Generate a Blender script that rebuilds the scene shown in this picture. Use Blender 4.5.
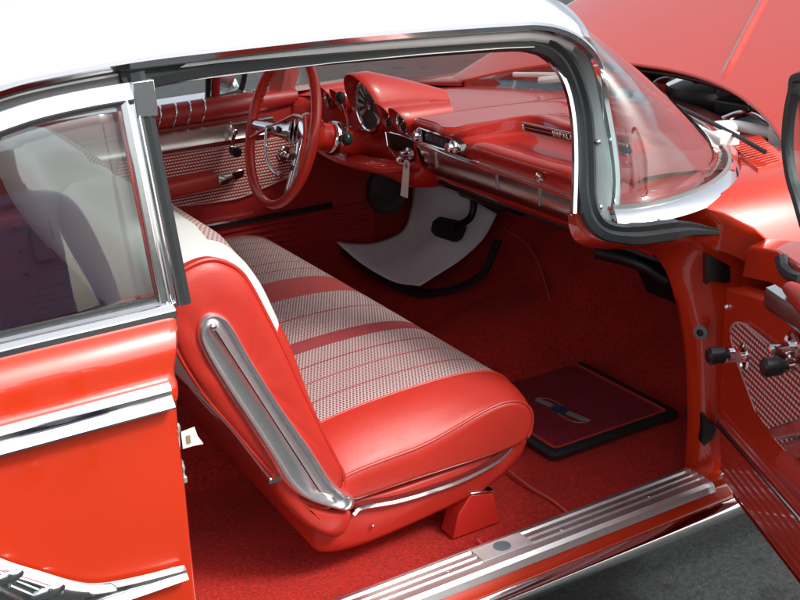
import bpy, bmesh, math, random
from mathutils import Vector, Matrix, noise
random.seed(7)
R_ = math.radians
S = bpy.context.scene
for o in list(bpy.data.objects): bpy.data.objects.remove(o)

# ------------------------------------------------------------------ camera
CR = ((0.8717520179928927, -0.48565860862988053, -0.06468489), (-0.22048991595945852, -0.27097900208540937, -0.9369923), (0.43753013163153726, 0.8310872976363459, -0.34330931))
CF = 1137.67
CC = Vector((-1.22715, -2.54052, 1.58147))
cam = bpy.data.cameras.new('camera'); co = bpy.data.objects.new('camera', cam); S.collection.objects.link(co)
m = Matrix(((CR[0][0], -CR[1][0], -CR[2][0], CC.x), (CR[0][1], -CR[1][1], -CR[2][1], CC.y), (CR[0][2], -CR[1][2], -CR[2][2], CC.z), (0, 0, 0, 1)))
co.matrix_world = m
cam.sensor_width = 36; cam.lens = 36 * CF / 800; cam.clip_end = 2000; cam.clip_start = .05
S.camera = co
# ------------------------------------------------------------------ sky, sun, exposure
SUN_EL, SUN_AZ = R_(45), R_(-60)         # azimuth measured from +X (front of the car) towards +Y
W = bpy.data.worlds.new('World'); S.world = W; W.use_nodes = True
nt = W.node_tree; bg = nt.nodes['Background']
sky = nt.nodes.new('ShaderNodeTexSky'); sky.sky_type = 'NISHITA'; sky.sun_disc = False
sky.sun_elevation = SUN_EL; sky.sun_rotation = math.pi / 2 - SUN_AZ
sky.air_density = 1.0; sky.dust_density = 4.0; sky.ozone_density = 1.0
hs = nt.nodes.new('ShaderNodeHueSaturation'); hs.inputs['Saturation'].default_value = .35
nt.links.new(sky.outputs[0], hs.inputs['Color']); nt.links.new(hs.outputs[0], bg.inputs[0])
bg.inputs[1].default_value = .15
sl = bpy.data.lights.new('sun', 'SUN'); sl.energy = 1.5; sl.angle = R_(11); sl.color = (1, .96, .9)
so = bpy.data.objects.new('sun', sl); S.collection.objects.link(so)
sd = Vector((math.cos(SUN_EL) * math.cos(SUN_AZ), math.cos(SUN_EL) * math.sin(SUN_AZ), math.sin(SUN_EL)))
so.rotation_euler = sd.to_track_quat('Z', 'Y').to_euler(); so.location = (4, -6, 8)
S.view_settings.view_transform = 'Standard'; S.view_settings.look = 'None'
S.view_settings.exposure = .66; S.view_settings.gamma = 1

# ------------------------------------------------------------------ measuring helpers: where a sight line meets a plane of the car
def ray(px, py):
    a = (px - 400, py - 300, CF)
    return Vector([sum(CR[k][i] * a[k] for k in range(3)) for i in range(3)])
def pA(px, py, ax, v):
    r = ray(px, py); t = (v - CC[ax]) / r[ax]; return CC + r * t
def pX(px, py, v): return pA(px, py, 0, v)
def pY(px, py, v): return pA(px, py, 1, v)
def pZ(px, py, v): return pA(px, py, 2, v)
def pN(px, py, o, n):
    r = ray(px, py); o = Vector(o); n = Vector(n); return CC + r * ((o - CC).dot(n) / r.dot(n))
V3 = Vector

# ------------------------------------------------------------------ node helpers
class NB:
    def __init__(s, name):
        s.mat = bpy.data.materials.new(name); s.mat.use_nodes = True; s.t = s.mat.node_tree
        s.p = s.t.nodes['Principled BSDF']
    def n(s, ty, **k):
        nd = s.t.nodes.new(ty)
        for a, b in k.items(): setattr(nd, a, b)
        return nd
    def l(s, a, b): s.t.links.new(a, b)
    def val(s, sock, x):
        if isinstance(x, (int, float)): sock.default_value = x
        else: s.l(x, sock)
    def m(s, op, a, b=0., c=None):
        nd = s.n('ShaderNodeMath', operation=op); s.val(nd.inputs[0], a); s.val(nd.inputs[1], b)
        if c is not None: s.val(nd.inputs[2], c)
        return nd.outputs[0]
    def mix(s, f, a, b):
        nd = s.n('ShaderNodeMix', data_type='RGBA'); s.val(nd.inputs[0], f)
        for i, x in ((6, a), (7, b)):
            if isinstance(x, tuple): nd.inputs[i].default_value = (*x, 1)
            else: s.l(x, nd.inputs[i])
        return nd.outputs[2]
    def noise(s, scale, detail=4., rough=.6, coord='Object', vec=None):
        nd = s.n('ShaderNodeTexNoise'); nd.inputs['Scale'].default_value = scale; nd.inputs['Detail'].default_value = detail; nd.inputs['Roughness'].default_value = rough
        if vec is None:
            tc = s.n('ShaderNodeTexCoord'); vec = tc.outputs[coord]
        s.l(vec, nd.inputs['Vector']); return nd.outputs['Fac']
    def bump(s, h, strength, dist=.002):
        b = s.n('ShaderNodeBump'); b.inputs['Strength'].default_value = strength; b.inputs['Distance'].default_value = dist
        s.l(h, b.inputs['Height']); s.l(b.outputs[0], s.p.inputs['Normal'])
    def ramp(s, f, stops):
        r = s.n('ShaderNodeValToRGB'); e = r.color_ramp.elements
        while len(e) < len(stops): e.new(.5)
        for k, (p, c) in zip(e, stops): k.position = p; k.color = (*c, 1)
        s.l(f, r.inputs[0]); return r.outputs[0]
    def set(s, **k):
        for a, b in k.items():
            s.val2(a.replace('_', ' '), b)
        return s
    def val2(s, nm, b):
        sk = s.p.inputs[nm]
        if isinstance(b, tuple): sk.default_value = (*b, 1)
        elif isinstance(b, (int, float)): sk.default_value = b
        else: s.l(b, sk)

def paint(name, col, rough=.35, coat=1., var=.06, ior=1.6):
    b = NB(name); f = b.noise(3.5, 3)
    c2 = tuple(min(1, x * (1 + var)) for x in col); c1 = tuple(x * (1 - var) for x in col)
    b.set(Base_Color=b.mix(f, c1, c2), Roughness=rough, Coat_Weight=coat, Coat_Roughness=.03, Coat_IOR=ior)
    b.bump(b.noise(9, 2, .5), .05, .01)
    return b.mat
def plain(name, col, rough=.5, metal=0., bump=0., bscale=300., var=.12, vscale=20.):
    b = NB(name); f = b.noise(vscale, 5)
    b.set(Base_Color=b.mix(f, tuple(x * (1 - var) for x in col), tuple(min(1, x * (1 + var)) for x in col)), Roughness=rough, Metallic=metal)
    if bump: b.bump(b.noise(bscale, 3), bump, .001)
    return b.mat
def chrome(name, col=(.82, .83, .84), rough=.07, smear=.10):
    b = NB(name); f = b.noise(14, 5)
    b.set(Base_Color=col, Metallic=1., Roughness=b.m('MULTIPLY_ADD', f, smear, rough - smear * .35))
    b.bump(b.noise(40, 2), .04, .002)
    return b.mat
def vinyl(name, col, rough=.42, wr=.25):
    b = NB(name); f = b.noise(6, 4)
    b.set(Base_Color=b.mix(f, tuple(x * .93 for x in col), tuple(min(1, x * 1.06) for x in col)), Roughness=b.m('MULTIPLY_ADD', b.noise(11, 4), .16, rough - .08))
    tc = b.n('ShaderNodeTexCoord'); vo = b.n('ShaderNodeTexVoronoi'); vo.inputs['Scale'].default_value = 520; b.l(tc.outputs['Object'], vo.inputs['Vector'])
    h = b.m('ADD', b.m('MULTIPLY', vo.outputs['Distance'], .12), b.m('MULTIPLY', b.noise(14, 3), 1.0))
    b.bump(h, wr, .004)
    return b.mat
def weave(name, cell=.0085, kind='seat', bands=(), seams=()):
    """woven cloth: light threads crossed by dark and red ones; bands/seams are set along object Y"""
    b = NB(name); tc = b.n('ShaderNodeTexCoord'); sp = b.n('ShaderNodeSeparateXYZ'); b.l(tc.outputs['UV'], sp.inputs[0])
    u = b.m('DIVIDE', sp.outputs[0], cell); v = b.m('DIVIDE', sp.outputs[1], cell)
    fv = b.m('FRACT', v); row = b.m('FLOOR', v)
    par = b.m('MULTIPLY', b.m('MODULO', row, 2.), .5)
    fu = b.m('FRACT', b.m('ADD', u, par))
    if kind == 'seat':
        dark = b.m('MULTIPLY', b.m('LESS_THAN', fu, .56), b.m('LESS_THAN', fv, .58))
        redl = b.m('MULTIPLY', b.m('GREATER_THAN', fv, .80), b.m('LESS_THAN', fu, .8))
        col = b.mix(redl, (.54, .50, .48), (.44, .035, .04)); col = b.mix(dark, col, (.10, .022, .03))
    else:
        lt = b.m('MULTIPLY', b.m('LESS_THAN', fv, .42), b.m('LESS_THAN', fu, .74))
        dk = b.m('MULTIPLY', b.m('GREATER_THAN', fv, .62), b.m('LESS_THAN', fu, .45))
        col = b.mix(lt, (.44, .035, .028), (.74, .64, .60)); col = b.mix(dk, col, (.10, .012, .012))
    so_ = b.n('ShaderNodeSeparateXYZ'); b.l(tc.outputs['Object'], so_.inputs[0]); Y = so_.outputs[1]
    for (a, c, cc) in bands:
        col = b.mix(b.m('MULTIPLY', b.m('GREATER_THAN', Y, a), b.m('LESS_THAN', Y, c)), col, cc)
    for s_ in seams:
        col = b.mix(b.m('LESS_THAN', b.m('ABSOLUTE', b.m('SUBTRACT', Y, s_)), .0028), col, (.36, .025, .03))
    f = b.noise(5, 4)
    col = b.mix(b.m('MULTIPLY', f, .25), col, (.42, .22, .21)) if kind == 'seat' else col
    b.set(Base_Color=col, Roughness=.72)
    h = b.m('MULTIPLY', b.m('SINE', b.m('MULTIPLY', u, 6.283)), b.m('SINE', b.m('MULTIPLY', v, 6.283)))
    b.bump(h, .3, .001)
    return b.mat
def glass(name, tint=(.90, .96, .95), gain=1.0):
    b = NB(name); t = b.t; t.nodes.remove(b.p)
    tr = b.n('ShaderNodeBsdfTransparent'); tr.inputs[0].default_value = (*tint, 1)
    gl = b.n('ShaderNodeBsdfGlossy'); gl.inputs['Roughness'].default_value = 0.0; gl.inputs[0].default_value = (1, 1, 1, 1)
    lw = b.n('ShaderNodeLayerWeight'); lw.inputs['Blend'].default_value = .5
    frs = b.m('MULTIPLY_ADD', b.m('POWER', lw.outputs['Facing'], 5.), .96, .042)
    mx = b.n('ShaderNodeMixShader'); b.l(b.m('MINIMUM', b.m('MULTIPLY', frs, gain), 1.), mx.inputs[0]); b.l(tr.outputs[0], mx.inputs[1]); b.l(gl.outputs[0], mx.inputs[2])
    b.l(mx.outputs[0], t.nodes['Material Output'].inputs[0]); return b.mat

RED = paint('red paint', (.56, .030, .004))
DRED = paint('dash red paint', (.54, .020, .010), .42, .85, ior=1.5)
HOODRED = RED
WHITE = paint('white roof paint', (.82, .83, .80), .4)
CHR = chrome('chrome'); CHB = chrome('brushed steel', (.78, .80, .80), .26, .2); CHD = chrome('dash chrome', (.58, .54, .53), .16, .14)
ALU = plain('pillar silver', (.36, .39, .38), .35, .7)
VRED = vinyl('red vinyl', (.46, .026, .015)); VWHT = vinyl('white vinyl', (.61, .63, .61), .4); VDRED = vinyl('red trim vinyl', (.36, .018, .016), .4)
RUB = plain('black rubber', (.022, .026, .028), .45, 0, .3, 120); BLK = plain('black plastic', (.010, .010, .011), .35)
GLS = glass('clear glass'); QGL = glass('side glass', (.90, .97, .95), 1.45)
WSG = glass('windscreen glass', (.83, .88, .87), 1.5)
PAPER = plain('white paper', (.80, .82, .86), .8, 0, .5, 25)
CARD = plain('card', (.80, .78, .70), .8)
def carpet(name, col):
    b = NB(name); f = b.m('MULTIPLY_ADD', b.m('SUBTRACT', b.noise(130, 5, .8), .5), 2.2, .5); g = b.noise(9, 4)
    b.set(Base_Color=b.mix(b.m('MULTIPLY_ADD', f, .8, b.m('MULTIPLY_ADD', g, .5, -.15)), tuple(x * .35 for x in col), tuple(x * 1.7 for x in col)), Roughness=.95)
    
    b.bump(f, 1., .006); return b.mat
CARPET = carpet('red carpet', (.82, .034, .022))
SEATW = weave('seat cloth', .0078, 'seat', bands=((-.335, -.275, (.30, .02, .028)), (.0, .15, (.42, .04, .04))), seams=(-.14, -.41, -.485, -.565, .235, .315, .395, .475, .55))
BACKW = weave('back cloth', .0092, 'seat')
DOORW = weave('door cloth', .0095, 'door')

# ------------------------------------------------------------------ mesh helpers
def cr(pts, n=6, closed=False):
    pts = [Vector(p) for p in pts]; N = len(pts); out = []
    seg = N if closed else N - 1
    for i in range(seg):
        if closed: a, b, c, d = pts[i - 1], pts[i], pts[(i + 1) % N], pts[(i + 2) % N]
        else:
            b, c = pts[i], pts[i + 1]
            a = pts[i - 1] if i else b * 2 - c
            d = pts[i + 2] if i + 2 < N else c * 2 - b
        for k in range(n):
            t = k / n
            out.append(.5 * ((2 * b) + (c - a) * t + (2 * a - 5 * b + 4 * c - d) * t * t + (3 * b - a - 3 * c + d) * t ** 3))
    if not closed: out.append(pts[-1].copy())
    return out
class MB:
    def __init__(s): s.v = []; s.f = []; s.m = []; s.uv = []
    def face(s, idx, mat=0, uv=None):
        s.f.append(idx); s.m.append(mat); s.uv.append(uv or [(0, 0)] * len(idx))
    def grid(s, rows, mat=0, closeu=False, closev=False, matf=None):
        b = len(s.v); nr, nc = len(rows), len(rows[0])
        for r in rows: s.v += [tuple(p) for p in r]
        rows = [[Vector(p) for p in r] for r in rows]
        mid = rows[nr // 2]; U = [0]
        for j in range(1, nc + 1): U.append(U[-1] + (mid[j % nc] - mid[j - 1]).length)
        mc = nc // 2; Vv = [0]
        for i in range(1, nr + 1): Vv.append(Vv[-1] + (rows[i % nr][mc] - rows[i - 1][mc]).length)
        for i in range(nr if closev else nr - 1):
            for j in range(nc if closeu else nc - 1):
                i2, j2 = (i + 1) % nr, (j + 1) % nc
                s.face([b + i * nc + j, b + i * nc + j2, b + i2 * nc + j2, b + i2 * nc + j], matf(i, j) if matf else mat,
                       [(U[j], Vv[i]), (U[j + 1], Vv[i]), (U[j + 1], Vv[i + 1]), (U[j], Vv[i + 1])])
        return s
    def surf(s, rows, nu=4, nv=4, mat=0):
        a = [cr(r, nu) for r in rows]; cols = [cr(c, nv) for c in zip(*a)]
        return s.grid([list(r) for r in zip(*cols)], mat)
    def sweep(s, path, prof, up=(0, 0, 1), mat=0, closed=False, cap=True, scale=None, pclosed=True):
        path = [Vector(p) for p in path]; N = len(path); rows = []
        for i, p in enumerate(path):
            if closed: t = path[(i + 1) % N] - path[i - 1]
            else: t = path[min(i + 1, N - 1)] - path[max(i - 1, 0)]
            t.normalize(); u = Vector(up(i) if callable(up) else up); sd_ = t.cross(u); sd_.normalize(); u = sd_.cross(t)
            k = scale[i] if scale else 1
            rows.append([p + sd_ * (a * k) + u * (b_ * k) for a, b_ in prof])
        s.grid(rows, mat, closeu=pclosed, closev=closed)
        if cap and not closed and pclosed:
            for r in (rows[0], rows[-1]):
                b = len(s.v); s.v += [tuple(q) for q in r]; s.face(list(range(b, b + len(r))), mat)
        return s
    def tube(s, path, r, n=10, mat=0, closed=False, up=(.13, .21, .97), rs=None):
        prof = [(math.cos(2 * math.pi * k / n) * r, math.sin(2 * math.pi * k / n) * r) for k in range(n)]
        return s.sweep(path, prof, up, mat, closed, scale=rs)
    def box(s, c, d, mat=0, rot=None):
        c = Vector(c); b = len(s.v); M = rot or Matrix.Identity(3)
        for x in (-1, 1):
            for y in (-1, 1):
                for z in (-1, 1): s.v.append(tuple(c + M @ Vector((x * d[0] / 2, y * d[1] / 2, z * d[2] / 2))))
        for q in ((0, 1, 3, 2), (4, 6, 7, 5), (0, 4, 5, 1), (2, 3, 7, 6), (0, 2, 6, 4), (1, 5, 7, 3)): s.face([b + k for k in q], mat)
        return s
    def prism(s, poly, vec, mat=0, side=None):
        poly = [Vector(p) for p in poly]; vec = Vector(vec); n = len(poly); b = len(s.v)
        s.v += [tuple(p) for p in poly] + [tuple(p + vec) for p in poly]
        # planar uv
        e1 = (poly[1] - poly[0]); nn = vec.normalized(); e1 = Vector((1, 0, 0)) - nn * nn.x
        if e1.length < .2: e1 = Vector((0, 1, 0)) - nn * nn.y
        e1.normalize(); e2 = nn.cross(e1)
        uv = [(p.dot(e1), p.dot(e2)) for p in poly]
        s.face(list(range(n)), mat, uv); s.face([b + n + k for k in range(n)] if b == 0 else [b + n + k for k in range(n)], mat, uv)
        s.f[-2] = [b + k for k in range(n)]
        for k in range(n): s.face([b + k, b + (k + 1) % n, b + n + (k + 1) % n, b + n + k], mat if side is None else side)
        return s
    def lathe(s, c, axis, prof, n=24, mat=0, ref=None, matf=None, cap=True):
        c = Vector(c); a = Vector(axis).normalized(); e = Vector(ref or ((0, 0, 1) if abs(a.z) < .9 else (1, 0, 0))); e = (e - a * e.dot(a)).normalized(); g = a.cross(e)
        rows = [[c + a * h + (e * math.cos(2 * math.pi * k / n) + g * math.sin(2 * math.pi * k / n)) * r for k in range(n)] for h, r in prof]
        s.grid(rows, mat, closeu=True, matf=matf)
        for r, pr, ii in ((rows[0], prof[0], 0), (rows[-1], prof[-1], len(prof) - 2)):
            if cap and pr[1] > 1e-4:
                b = len(s.v); s.v += [tuple(q) for q in r]; s.face(list(range(b, b + n)), matf(ii, 0) if matf else mat)
        return s
    def ball(s, c, r, n=14, mat=0):
        r = r if isinstance(r, tuple) else (r, r, r); c = Vector(c)
        rows = [[c + Vector((r[0] * math.sin(math.pi * i / n) * math.cos(2 * math.pi * k / n), r[1] * math.sin(math.pi * i / n) * math.sin(2 * math.pi * k / n), r[2] * math.cos(math.pi * i / n))) for k in range(n)] for i in range(n + 1)]
        return s.grid(rows, mat, closeu=True)
    def build(s, name, mats, parent=None, origin=None, bevel=0, solid=0, offset=-1, sub=0, label=None, sharp=38, flip=False):
        me = bpy.data.meshes.new(name); o0 = Vector(origin) if origin is not None else Vector((0, 0, 0))
        me.from_pydata([tuple(Vector(v) - o0) for v in s.v], [], s.f)
        mats = mats if isinstance(mats, (list, tuple)) else [mats]
        for m_ in mats: me.materials.append(m_)
        me.polygons.foreach_set('material_index', s.m)
        ul = me.uv_layers.new(name='UVMap'); ul.data.foreach_set('uv', [c for fuv in s.uv for q in fuv for c in q])
        bm = bmesh.new(); bm.from_mesh(me); bmesh.ops.remove_doubles(bm, verts=bm.verts, dist=1e-5)
        bmesh.ops.recalc_face_normals(bm, faces=bm.faces)
        if flip: bmesh.ops.reverse_faces(bm, faces=bm.faces)
        bm.to_mesh(me); bm.free()
        for p in me.polygons: p.use_smooth = True
        me.set_sharp_from_angle(angle=R_(sharp))
        o = bpy.data.objects.new(name, me); S.collection.objects.link(o); o.location = o0
        if parent is not None: o.parent = parent
        if label: o['label'] = label
        if solid:
            q = o.modifiers.new('s', 'SOLIDIFY'); q.thickness = solid; q.offset = offset
        if bevel:
            q = o.modifiers.new('b', 'BEVEL'); q.width = bevel; q.segments = 2; q.limit_method = 'ANGLE'; q.angle_limit = R_(35)
        if sub:
            q = o.modifiers.new('u', 'SUBSURF'); q.levels = sub; q.render_levels = sub
        return o
def empty(name, loc, parent=None):
    o = bpy.data.objects.new(name, None); S.collection.objects.link(o); o.location = loc; o.empty_display_size = .1
    if parent is not None: o.parent = parent
    return o
def tag(o, label, cat, group=None, kind=None):
    if label: o['label'] = label
    if cat: o['category'] = cat
    if group: o['group'] = group
    if kind: o['kind'] = kind
    return o
def lettering(name, txt, loc, xdir, ydir, size, mat, parent, depth=.001, align='CENTER'):
    cu = bpy.data.curves.new(name, 'FONT'); cu.body = txt; cu.size = size; cu.extrude = depth; cu.space_character = 1.3; cu.align_x = align; cu.align_y = 'CENTER'
    t = bpy.data.objects.new(name + 'tmp', cu); S.collection.objects.link(t)
    me = bpy.data.meshes.new_from_object(t.evaluated_get(bpy.context.evaluated_depsgraph_get())); bpy.data.objects.remove(t)
    x = Vector(xdir).normalized(); y = Vector(ydir); y = (y - x * y.dot(x)).normalized(); z = x.cross(y)
    M = Matrix((x, y, z)).transposed().to_4x4(); M.translation = Vector(loc); me.transform(M)
    me.materials.clear(); me.materials.append(mat); me.name = name
    o = bpy.data.objects.new(name, me); S.collection.objects.link(o)
    if parent is not None: o.parent = parent
    return o
def lerp(a, b, t): return a + (b - a) * t

# ------------------------------------------------------------------ ground
b = NB('asphalt'); f0 = b.noise(150, 5, .8); f1 = b.noise(60, 3, .6); f = b.m('MULTIPLY_ADD', b.m('SUBTRACT', b.m('MULTIPLY_ADD', f1, .45, b.m('MULTIPLY', f0, .55)), .5), 3.6, .42); g = b.noise(1.4, 5); sp = b.noise(9, 3)
c = b.mix(f, (.016, .020, .021), (.115, .128, .134)); c = b.mix(b.m('MULTIPLY', g, .5), c, (.08, .09, .093))
oil = b.m('MINIMUM', b.m('MAXIMUM', b.m('MULTIPLY', b.m('SUBTRACT', b.noise(6.5, 4, .6), .58), 9.), 0.), 1.)
c = b.mix(b.m('MULTIPLY', oil, .7), c, (.010, .011, .012))
b.set(Base_Color=c, Roughness=.9); b.bump(f, .9, .006); ASPH = b.mat
g = MB(); n = 40
g.grid([[(-120 + 240 * i / n, -120 + 240 * j / n, 0) for i in range(n + 1)] for j in range(n + 1)])
tag(g.build('ground', ASPH), None, None, kind='structure')

# ================================================================== THE CAR
car = empty('car', (0, 0, 0)); tag(car, 'red and white two-door hardtop with its passenger door and bonnet open', 'car')
def part(mb, name, mats, parent=car, **k): return mb.build(name, mats, parent, **k)

# ---------------- rear quarter panel (right)
EDGE = [(1.0, -.765), (.9, -.795), (.8, -.803), (.7, -.806), (.6, -.810), (.5, -.812), (.4, -.80), (.3, -.79)]
def ex(z):
    for (z1, x1), (z2, x2) in zip(EDGE, EDGE[1:]):
        if z2 <= z <= z1: return lerp(x1, x2, (z1 - z) / (z1 - z2))
    return EDGE[0][1] if z > 1 else EDGE[-1][1]
QP = [(-.885, .985), (-.915, .982), (-.94, .968), (-.955, .945), (-.958, .925), (-.960, .90), (-.972, .888), (-.975, .875), (-.972, .862), (-.962, .85), (-.963, .80), (-.966, .70), (-.965, .60), (-.960, .52), (-.945, .42), (-.92, .33), (-.88, .27)]
mb = MB(); rows = []
prof = [(q.y, q.z) for q in cr([(0, a, c_) for a, c_ in QP], 3)]
for (y, z) in prof:
    e = ex(z); r = [V3((e - .05, y + .085, z)), V3((e + .004, y + .075, z)), V3((e + .006, y + .012, z)), V3((e, y + .002, z)), V3((e - .012, y, z))]
    for x in (-.95, -1.1, -1.3, -1.6, -1.9, -2.2, -2.5): r.append(V3((x, y - .012 * math.sin((x + .8) * 1.2) * 0 , z)))
    rows.append(r)
mb.grid(rows)
quarter = part(mb, 'rear_quarter_panel', RED, sharp=50)
# belt moulding (upper)
mb = MB(); ytop = -.975
mb.sweep([(x, -.967, .876) for x in (-2.5, -1.8, -1.2, -.9, -.806)], [(-.0, -.021), (.015, -.021), (.022, -.018), (.022, -.015), (.013, -.004), (.0115, -.001), (.011, .007), (.014, .009), (.012, .015), (.006, .020), (0, .020)], mat=0)
part(mb, 'belt_moulding', CHR, quarter)
# side spear and crest (lower)
sp_top = [pY(px, py, -.972) for px, py in ((-60, 530), (0, 558), (40, 571), (75, 581), (100, 583), (135, 577), (184, 565))]
sp_bot = [pY(px, py, -.972) for px, py in ((-60, 640), (0, 640), (40, 634), (75, 620), (100, 609), (135, 597), (187, 578))]
mb = MB(); A = cr(sp_top, 6); B = cr(sp_bot, 6)
rows = [[a, lerp(a, c_, .12) + V3((0, -.012, 0)), lerp(a, c_, .3) + V3((0, -.013, 0)), lerp(a, c_, .42) + V3((0, -.004, 0)), lerp(a, c_, .6) + V3((0, -.006, 0)), lerp(a, c_, .8) + V3((0, -.014, 0)), c_] for a, c_ in zip(A, B)]
mb.grid(rows); e0 = rows[-1]; mb.face([len(mb.v) - 7 + k for k in range(7)], 0)
part(mb, 'side_spear', CHR, quarter, sharp=60)
mb = MB()
mb.prism([pY(px, py, -.988) for px, py in ((-50, 560), (0, 573), (38, 584), (62, 594), (40, 604), (0, 612), (-50, 620))], (0, .01, 0), 0)
for px, py, w, h in ((6, 578, 12, 6), (48, 592, 14, 6)):
    mb.ball(pY(px, py, -.991), (.026, .006, .011), 12, 1)
for q in (((10, 586), (34, 596)), ((16, 581), (38, 590)), ((0, 590), (22, 602))):
    mb.tube([pY(*q[0], -.990), pY(*q[1], -.990)], .0035, 8, 1)
mb.tube(cr([pY(px, py, -.990) for px, py in ((-40, 566), (0, 573), (38, 584), (62, 594))], 5), .004, 8, 1)
part(mb, 'side_crest', [chrome('crest grey', (.35, .37, .37), .3), CHR], quarter)
# latch striker plate on the pillar
mb = MB()
lp = pY(176, 452, -.905)
mb.prism([pY(px, py, -.90) for px, py in ((170, 418), (175, 416), (180, 430), (181, 450), (178, 456), (184, 462), (186, 482), (176, 486), (170, 484))], (0, .02, 0), 0)
mb.ball(pY(177, 428, -.905), (.006, .006, .010), 10, 0); mb.ball(pY(181, 468, -.905), (.007, .007, .009), 10, 0); mb.box(pY(180, 480, -.905), (.022, .012, .012), 0)
part(mb, 'door_striker', plain('grey cast metal', (.52, .55, .55), .35, .6), quarter, bevel=.002)
# rear wheel arch interior / inner side trim of the quarter
mb = MB(); mb.grid([[(x, -.80 + .02 * (z < .5), z) for x in (-.86, -1.2, -1.7, -2.1)] for z in (.95, .85, .7, .5, .25)])
part(mb, 'inner_side_trim', VDRED, solid=.02)

# ---------------- rear side window
mb = MB(); XB, XT = -.764, -.766
def gy(z): return -.895 + (z - .985) * .178
GTOP = [(-.76, 1.315), (-.85, 1.312), (-.95, 1.300), (-1.10, 1.262), (-1.3, 1.18), (-1.5, 1.06)]
def gtop(x):
    for (x1, z1), (x2, z2) in zip(GTOP, GTOP[1:]):
        if x2 <= x <= x1: return lerp(z1, z2, (x1 - x) / (x1 - x2))
    return GTOP[0][1] if x > GTOP[0][0] else GTOP[-1][1]
rows = []
for i in range(9):
    t = i / 8; r = []
    for k in range(15):
        s_ = k / 14; x = lerp(lerp(XB, XT, t), -1.5, s_); z = lerp(.97, max(gtop(x), 1.0), t); r.append(V3((x, gy(z), z)))
    rows.append(r)
mb.grid(rows)
qw = part(mb, 'rear_side_window', QGL, solid=.005)
bar = [V3((lerp(XB, XT, t) - .004, gy(lerp(.985, 1.312, t)) - .004, lerp(.985, 1.312, t))) for t in (0, .33, .66, 1)]
mb = MB(); mb.sweep(bar, [(-.018, -.010), (-.014, .006), (-.004, .011), (.003, .004), (.010, .010), (.018, .004), (.018, -.010)], up=(0, -1, .25))
# window sill trim
mb.sweep([(x, -.905, .985) for x in (-1.7, -1.2, -.9, -.765)], [(-.016, -.012), (.018, -.014), (.020, .004), (.010, .012), (0, .009), (-.008, .014), (-.016, .010)])
hdr = [V3((x, gy(gtop(x)) - .004, gtop(x) - .004)) for x in (-.735, -.85, -.95, -1.1, -1.3, -1.5)]
mb.sweep(cr(hdr, 4), [(-.016, -.010), (.016, -.010), (.018, .004), (.006, .010), (-.010, .010), (-.016, .004)], up=(0, -1, .3))
mb.box((-.747, gy(1.305) - .010, 1.303), (.034, .016, .054))
part(mb, 'chrome_frame', CHR, qw, bevel=.0015)
mb = MB()
mb.sweep([p + V3((.025, .004, 0)) for p in bar] + [bar[-1] + V3((.023, .010, .028))], [(-.013, -.014), (-.013, .006), (0, .012), (.010, .006), (.010, -.014)], up=(0, -1, .25))
mb.sweep([(x, -.890, .99) for x in (-1.6, -1.2, -.9, -.775)], [(-.006, -.012), (.008, -.012), (.006, .016), (-.004, .016)])
part(mb, 'window_seal', RUB, qw)

# ---------------- roof
DR = [(-1.75, 1.02), (-1.5, 1.13), (-1.25, 1.235), (-1.08, 1.295), (-.94, 1.329), (-.846, 1.339), (-.72, 1.344), (-.57, 1.342), (-.389, 1.338), (-.213, 1.330), (-.044, 1.320), (.023, 1.314), (.08, 1.298), (.128, 1.270), (.164, 1.227)]
DY = -.775
drip = [V3((x, DY + (.06 if x < -1.2 else 0) * (-(x + 1.2)), z)) for x, z in DR]
mb = MB(); rows = []
def crown(x): return .062 * min(1, max(.15, (x + 2.3) / 1.0)) + .01
FR = {}
for i, p in enumerate(drip):
    x, y, z = p; r = []
    front = max(0, (x + .05) / .21)
    for k in range(25):
        s_ = k / 24; yy = lerp(y, -y, s_); q = 1 - (yy / y) ** 2
        zz = (z if i < 12 else lerp(z, 1.345, q ** .35)) + crown(x) * q * (1 - .35 * front * (i < 99))
        xx = x + .10 * front * q
        r.append(V3((xx, yy, zz)))
    rows.append(r)
mb.grid(rows[3:]); mb.grid([r[:4] for r in rows[:4]]); mb.grid([r[-4:] for r in rows[:4]])
roof = part(mb, 'roof', WHITE, solid=.025, offset=-1, sharp=60)
mb = MB(); mb.grid([[p + V3((0, 0, -.006)) for p in r[3:-3]] for r in rows[:4]]); part(mb, 'rear_window', GLS, solid=.005)
mb = MB(); mb.grid([[p + V3((0, 0, -.035)) for p in r] for r in rows[3:12]]); part(mb, 'headliner', VWHT, roof)
# drip rail and pillar trim: one chrome line down to the cowl
PILL = [V3(p) for p in ((.178, -.785, 1.166), (.182, -.805, 1.08), (.172, -.83, 1.01), (.150, -.852, .945))]
for sgn in (1, -1):
    path = cr([p + V3((0, -.008, .004)) for p in drip[2:]] + PILL, 5)
    path = [V3((p.x, p.y * sgn, p.z)) for p in path]
    mb = MB(); mb.sweep(path, [(-.010, -.007), (-.006, .006), (.002, .009), (.009, .004), (.010, -.006), (.002, -.010)], up=lambda i: (.25, -1 * sgn, .45))
    part(mb, 'drip_rail', CHR, roof)
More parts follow.
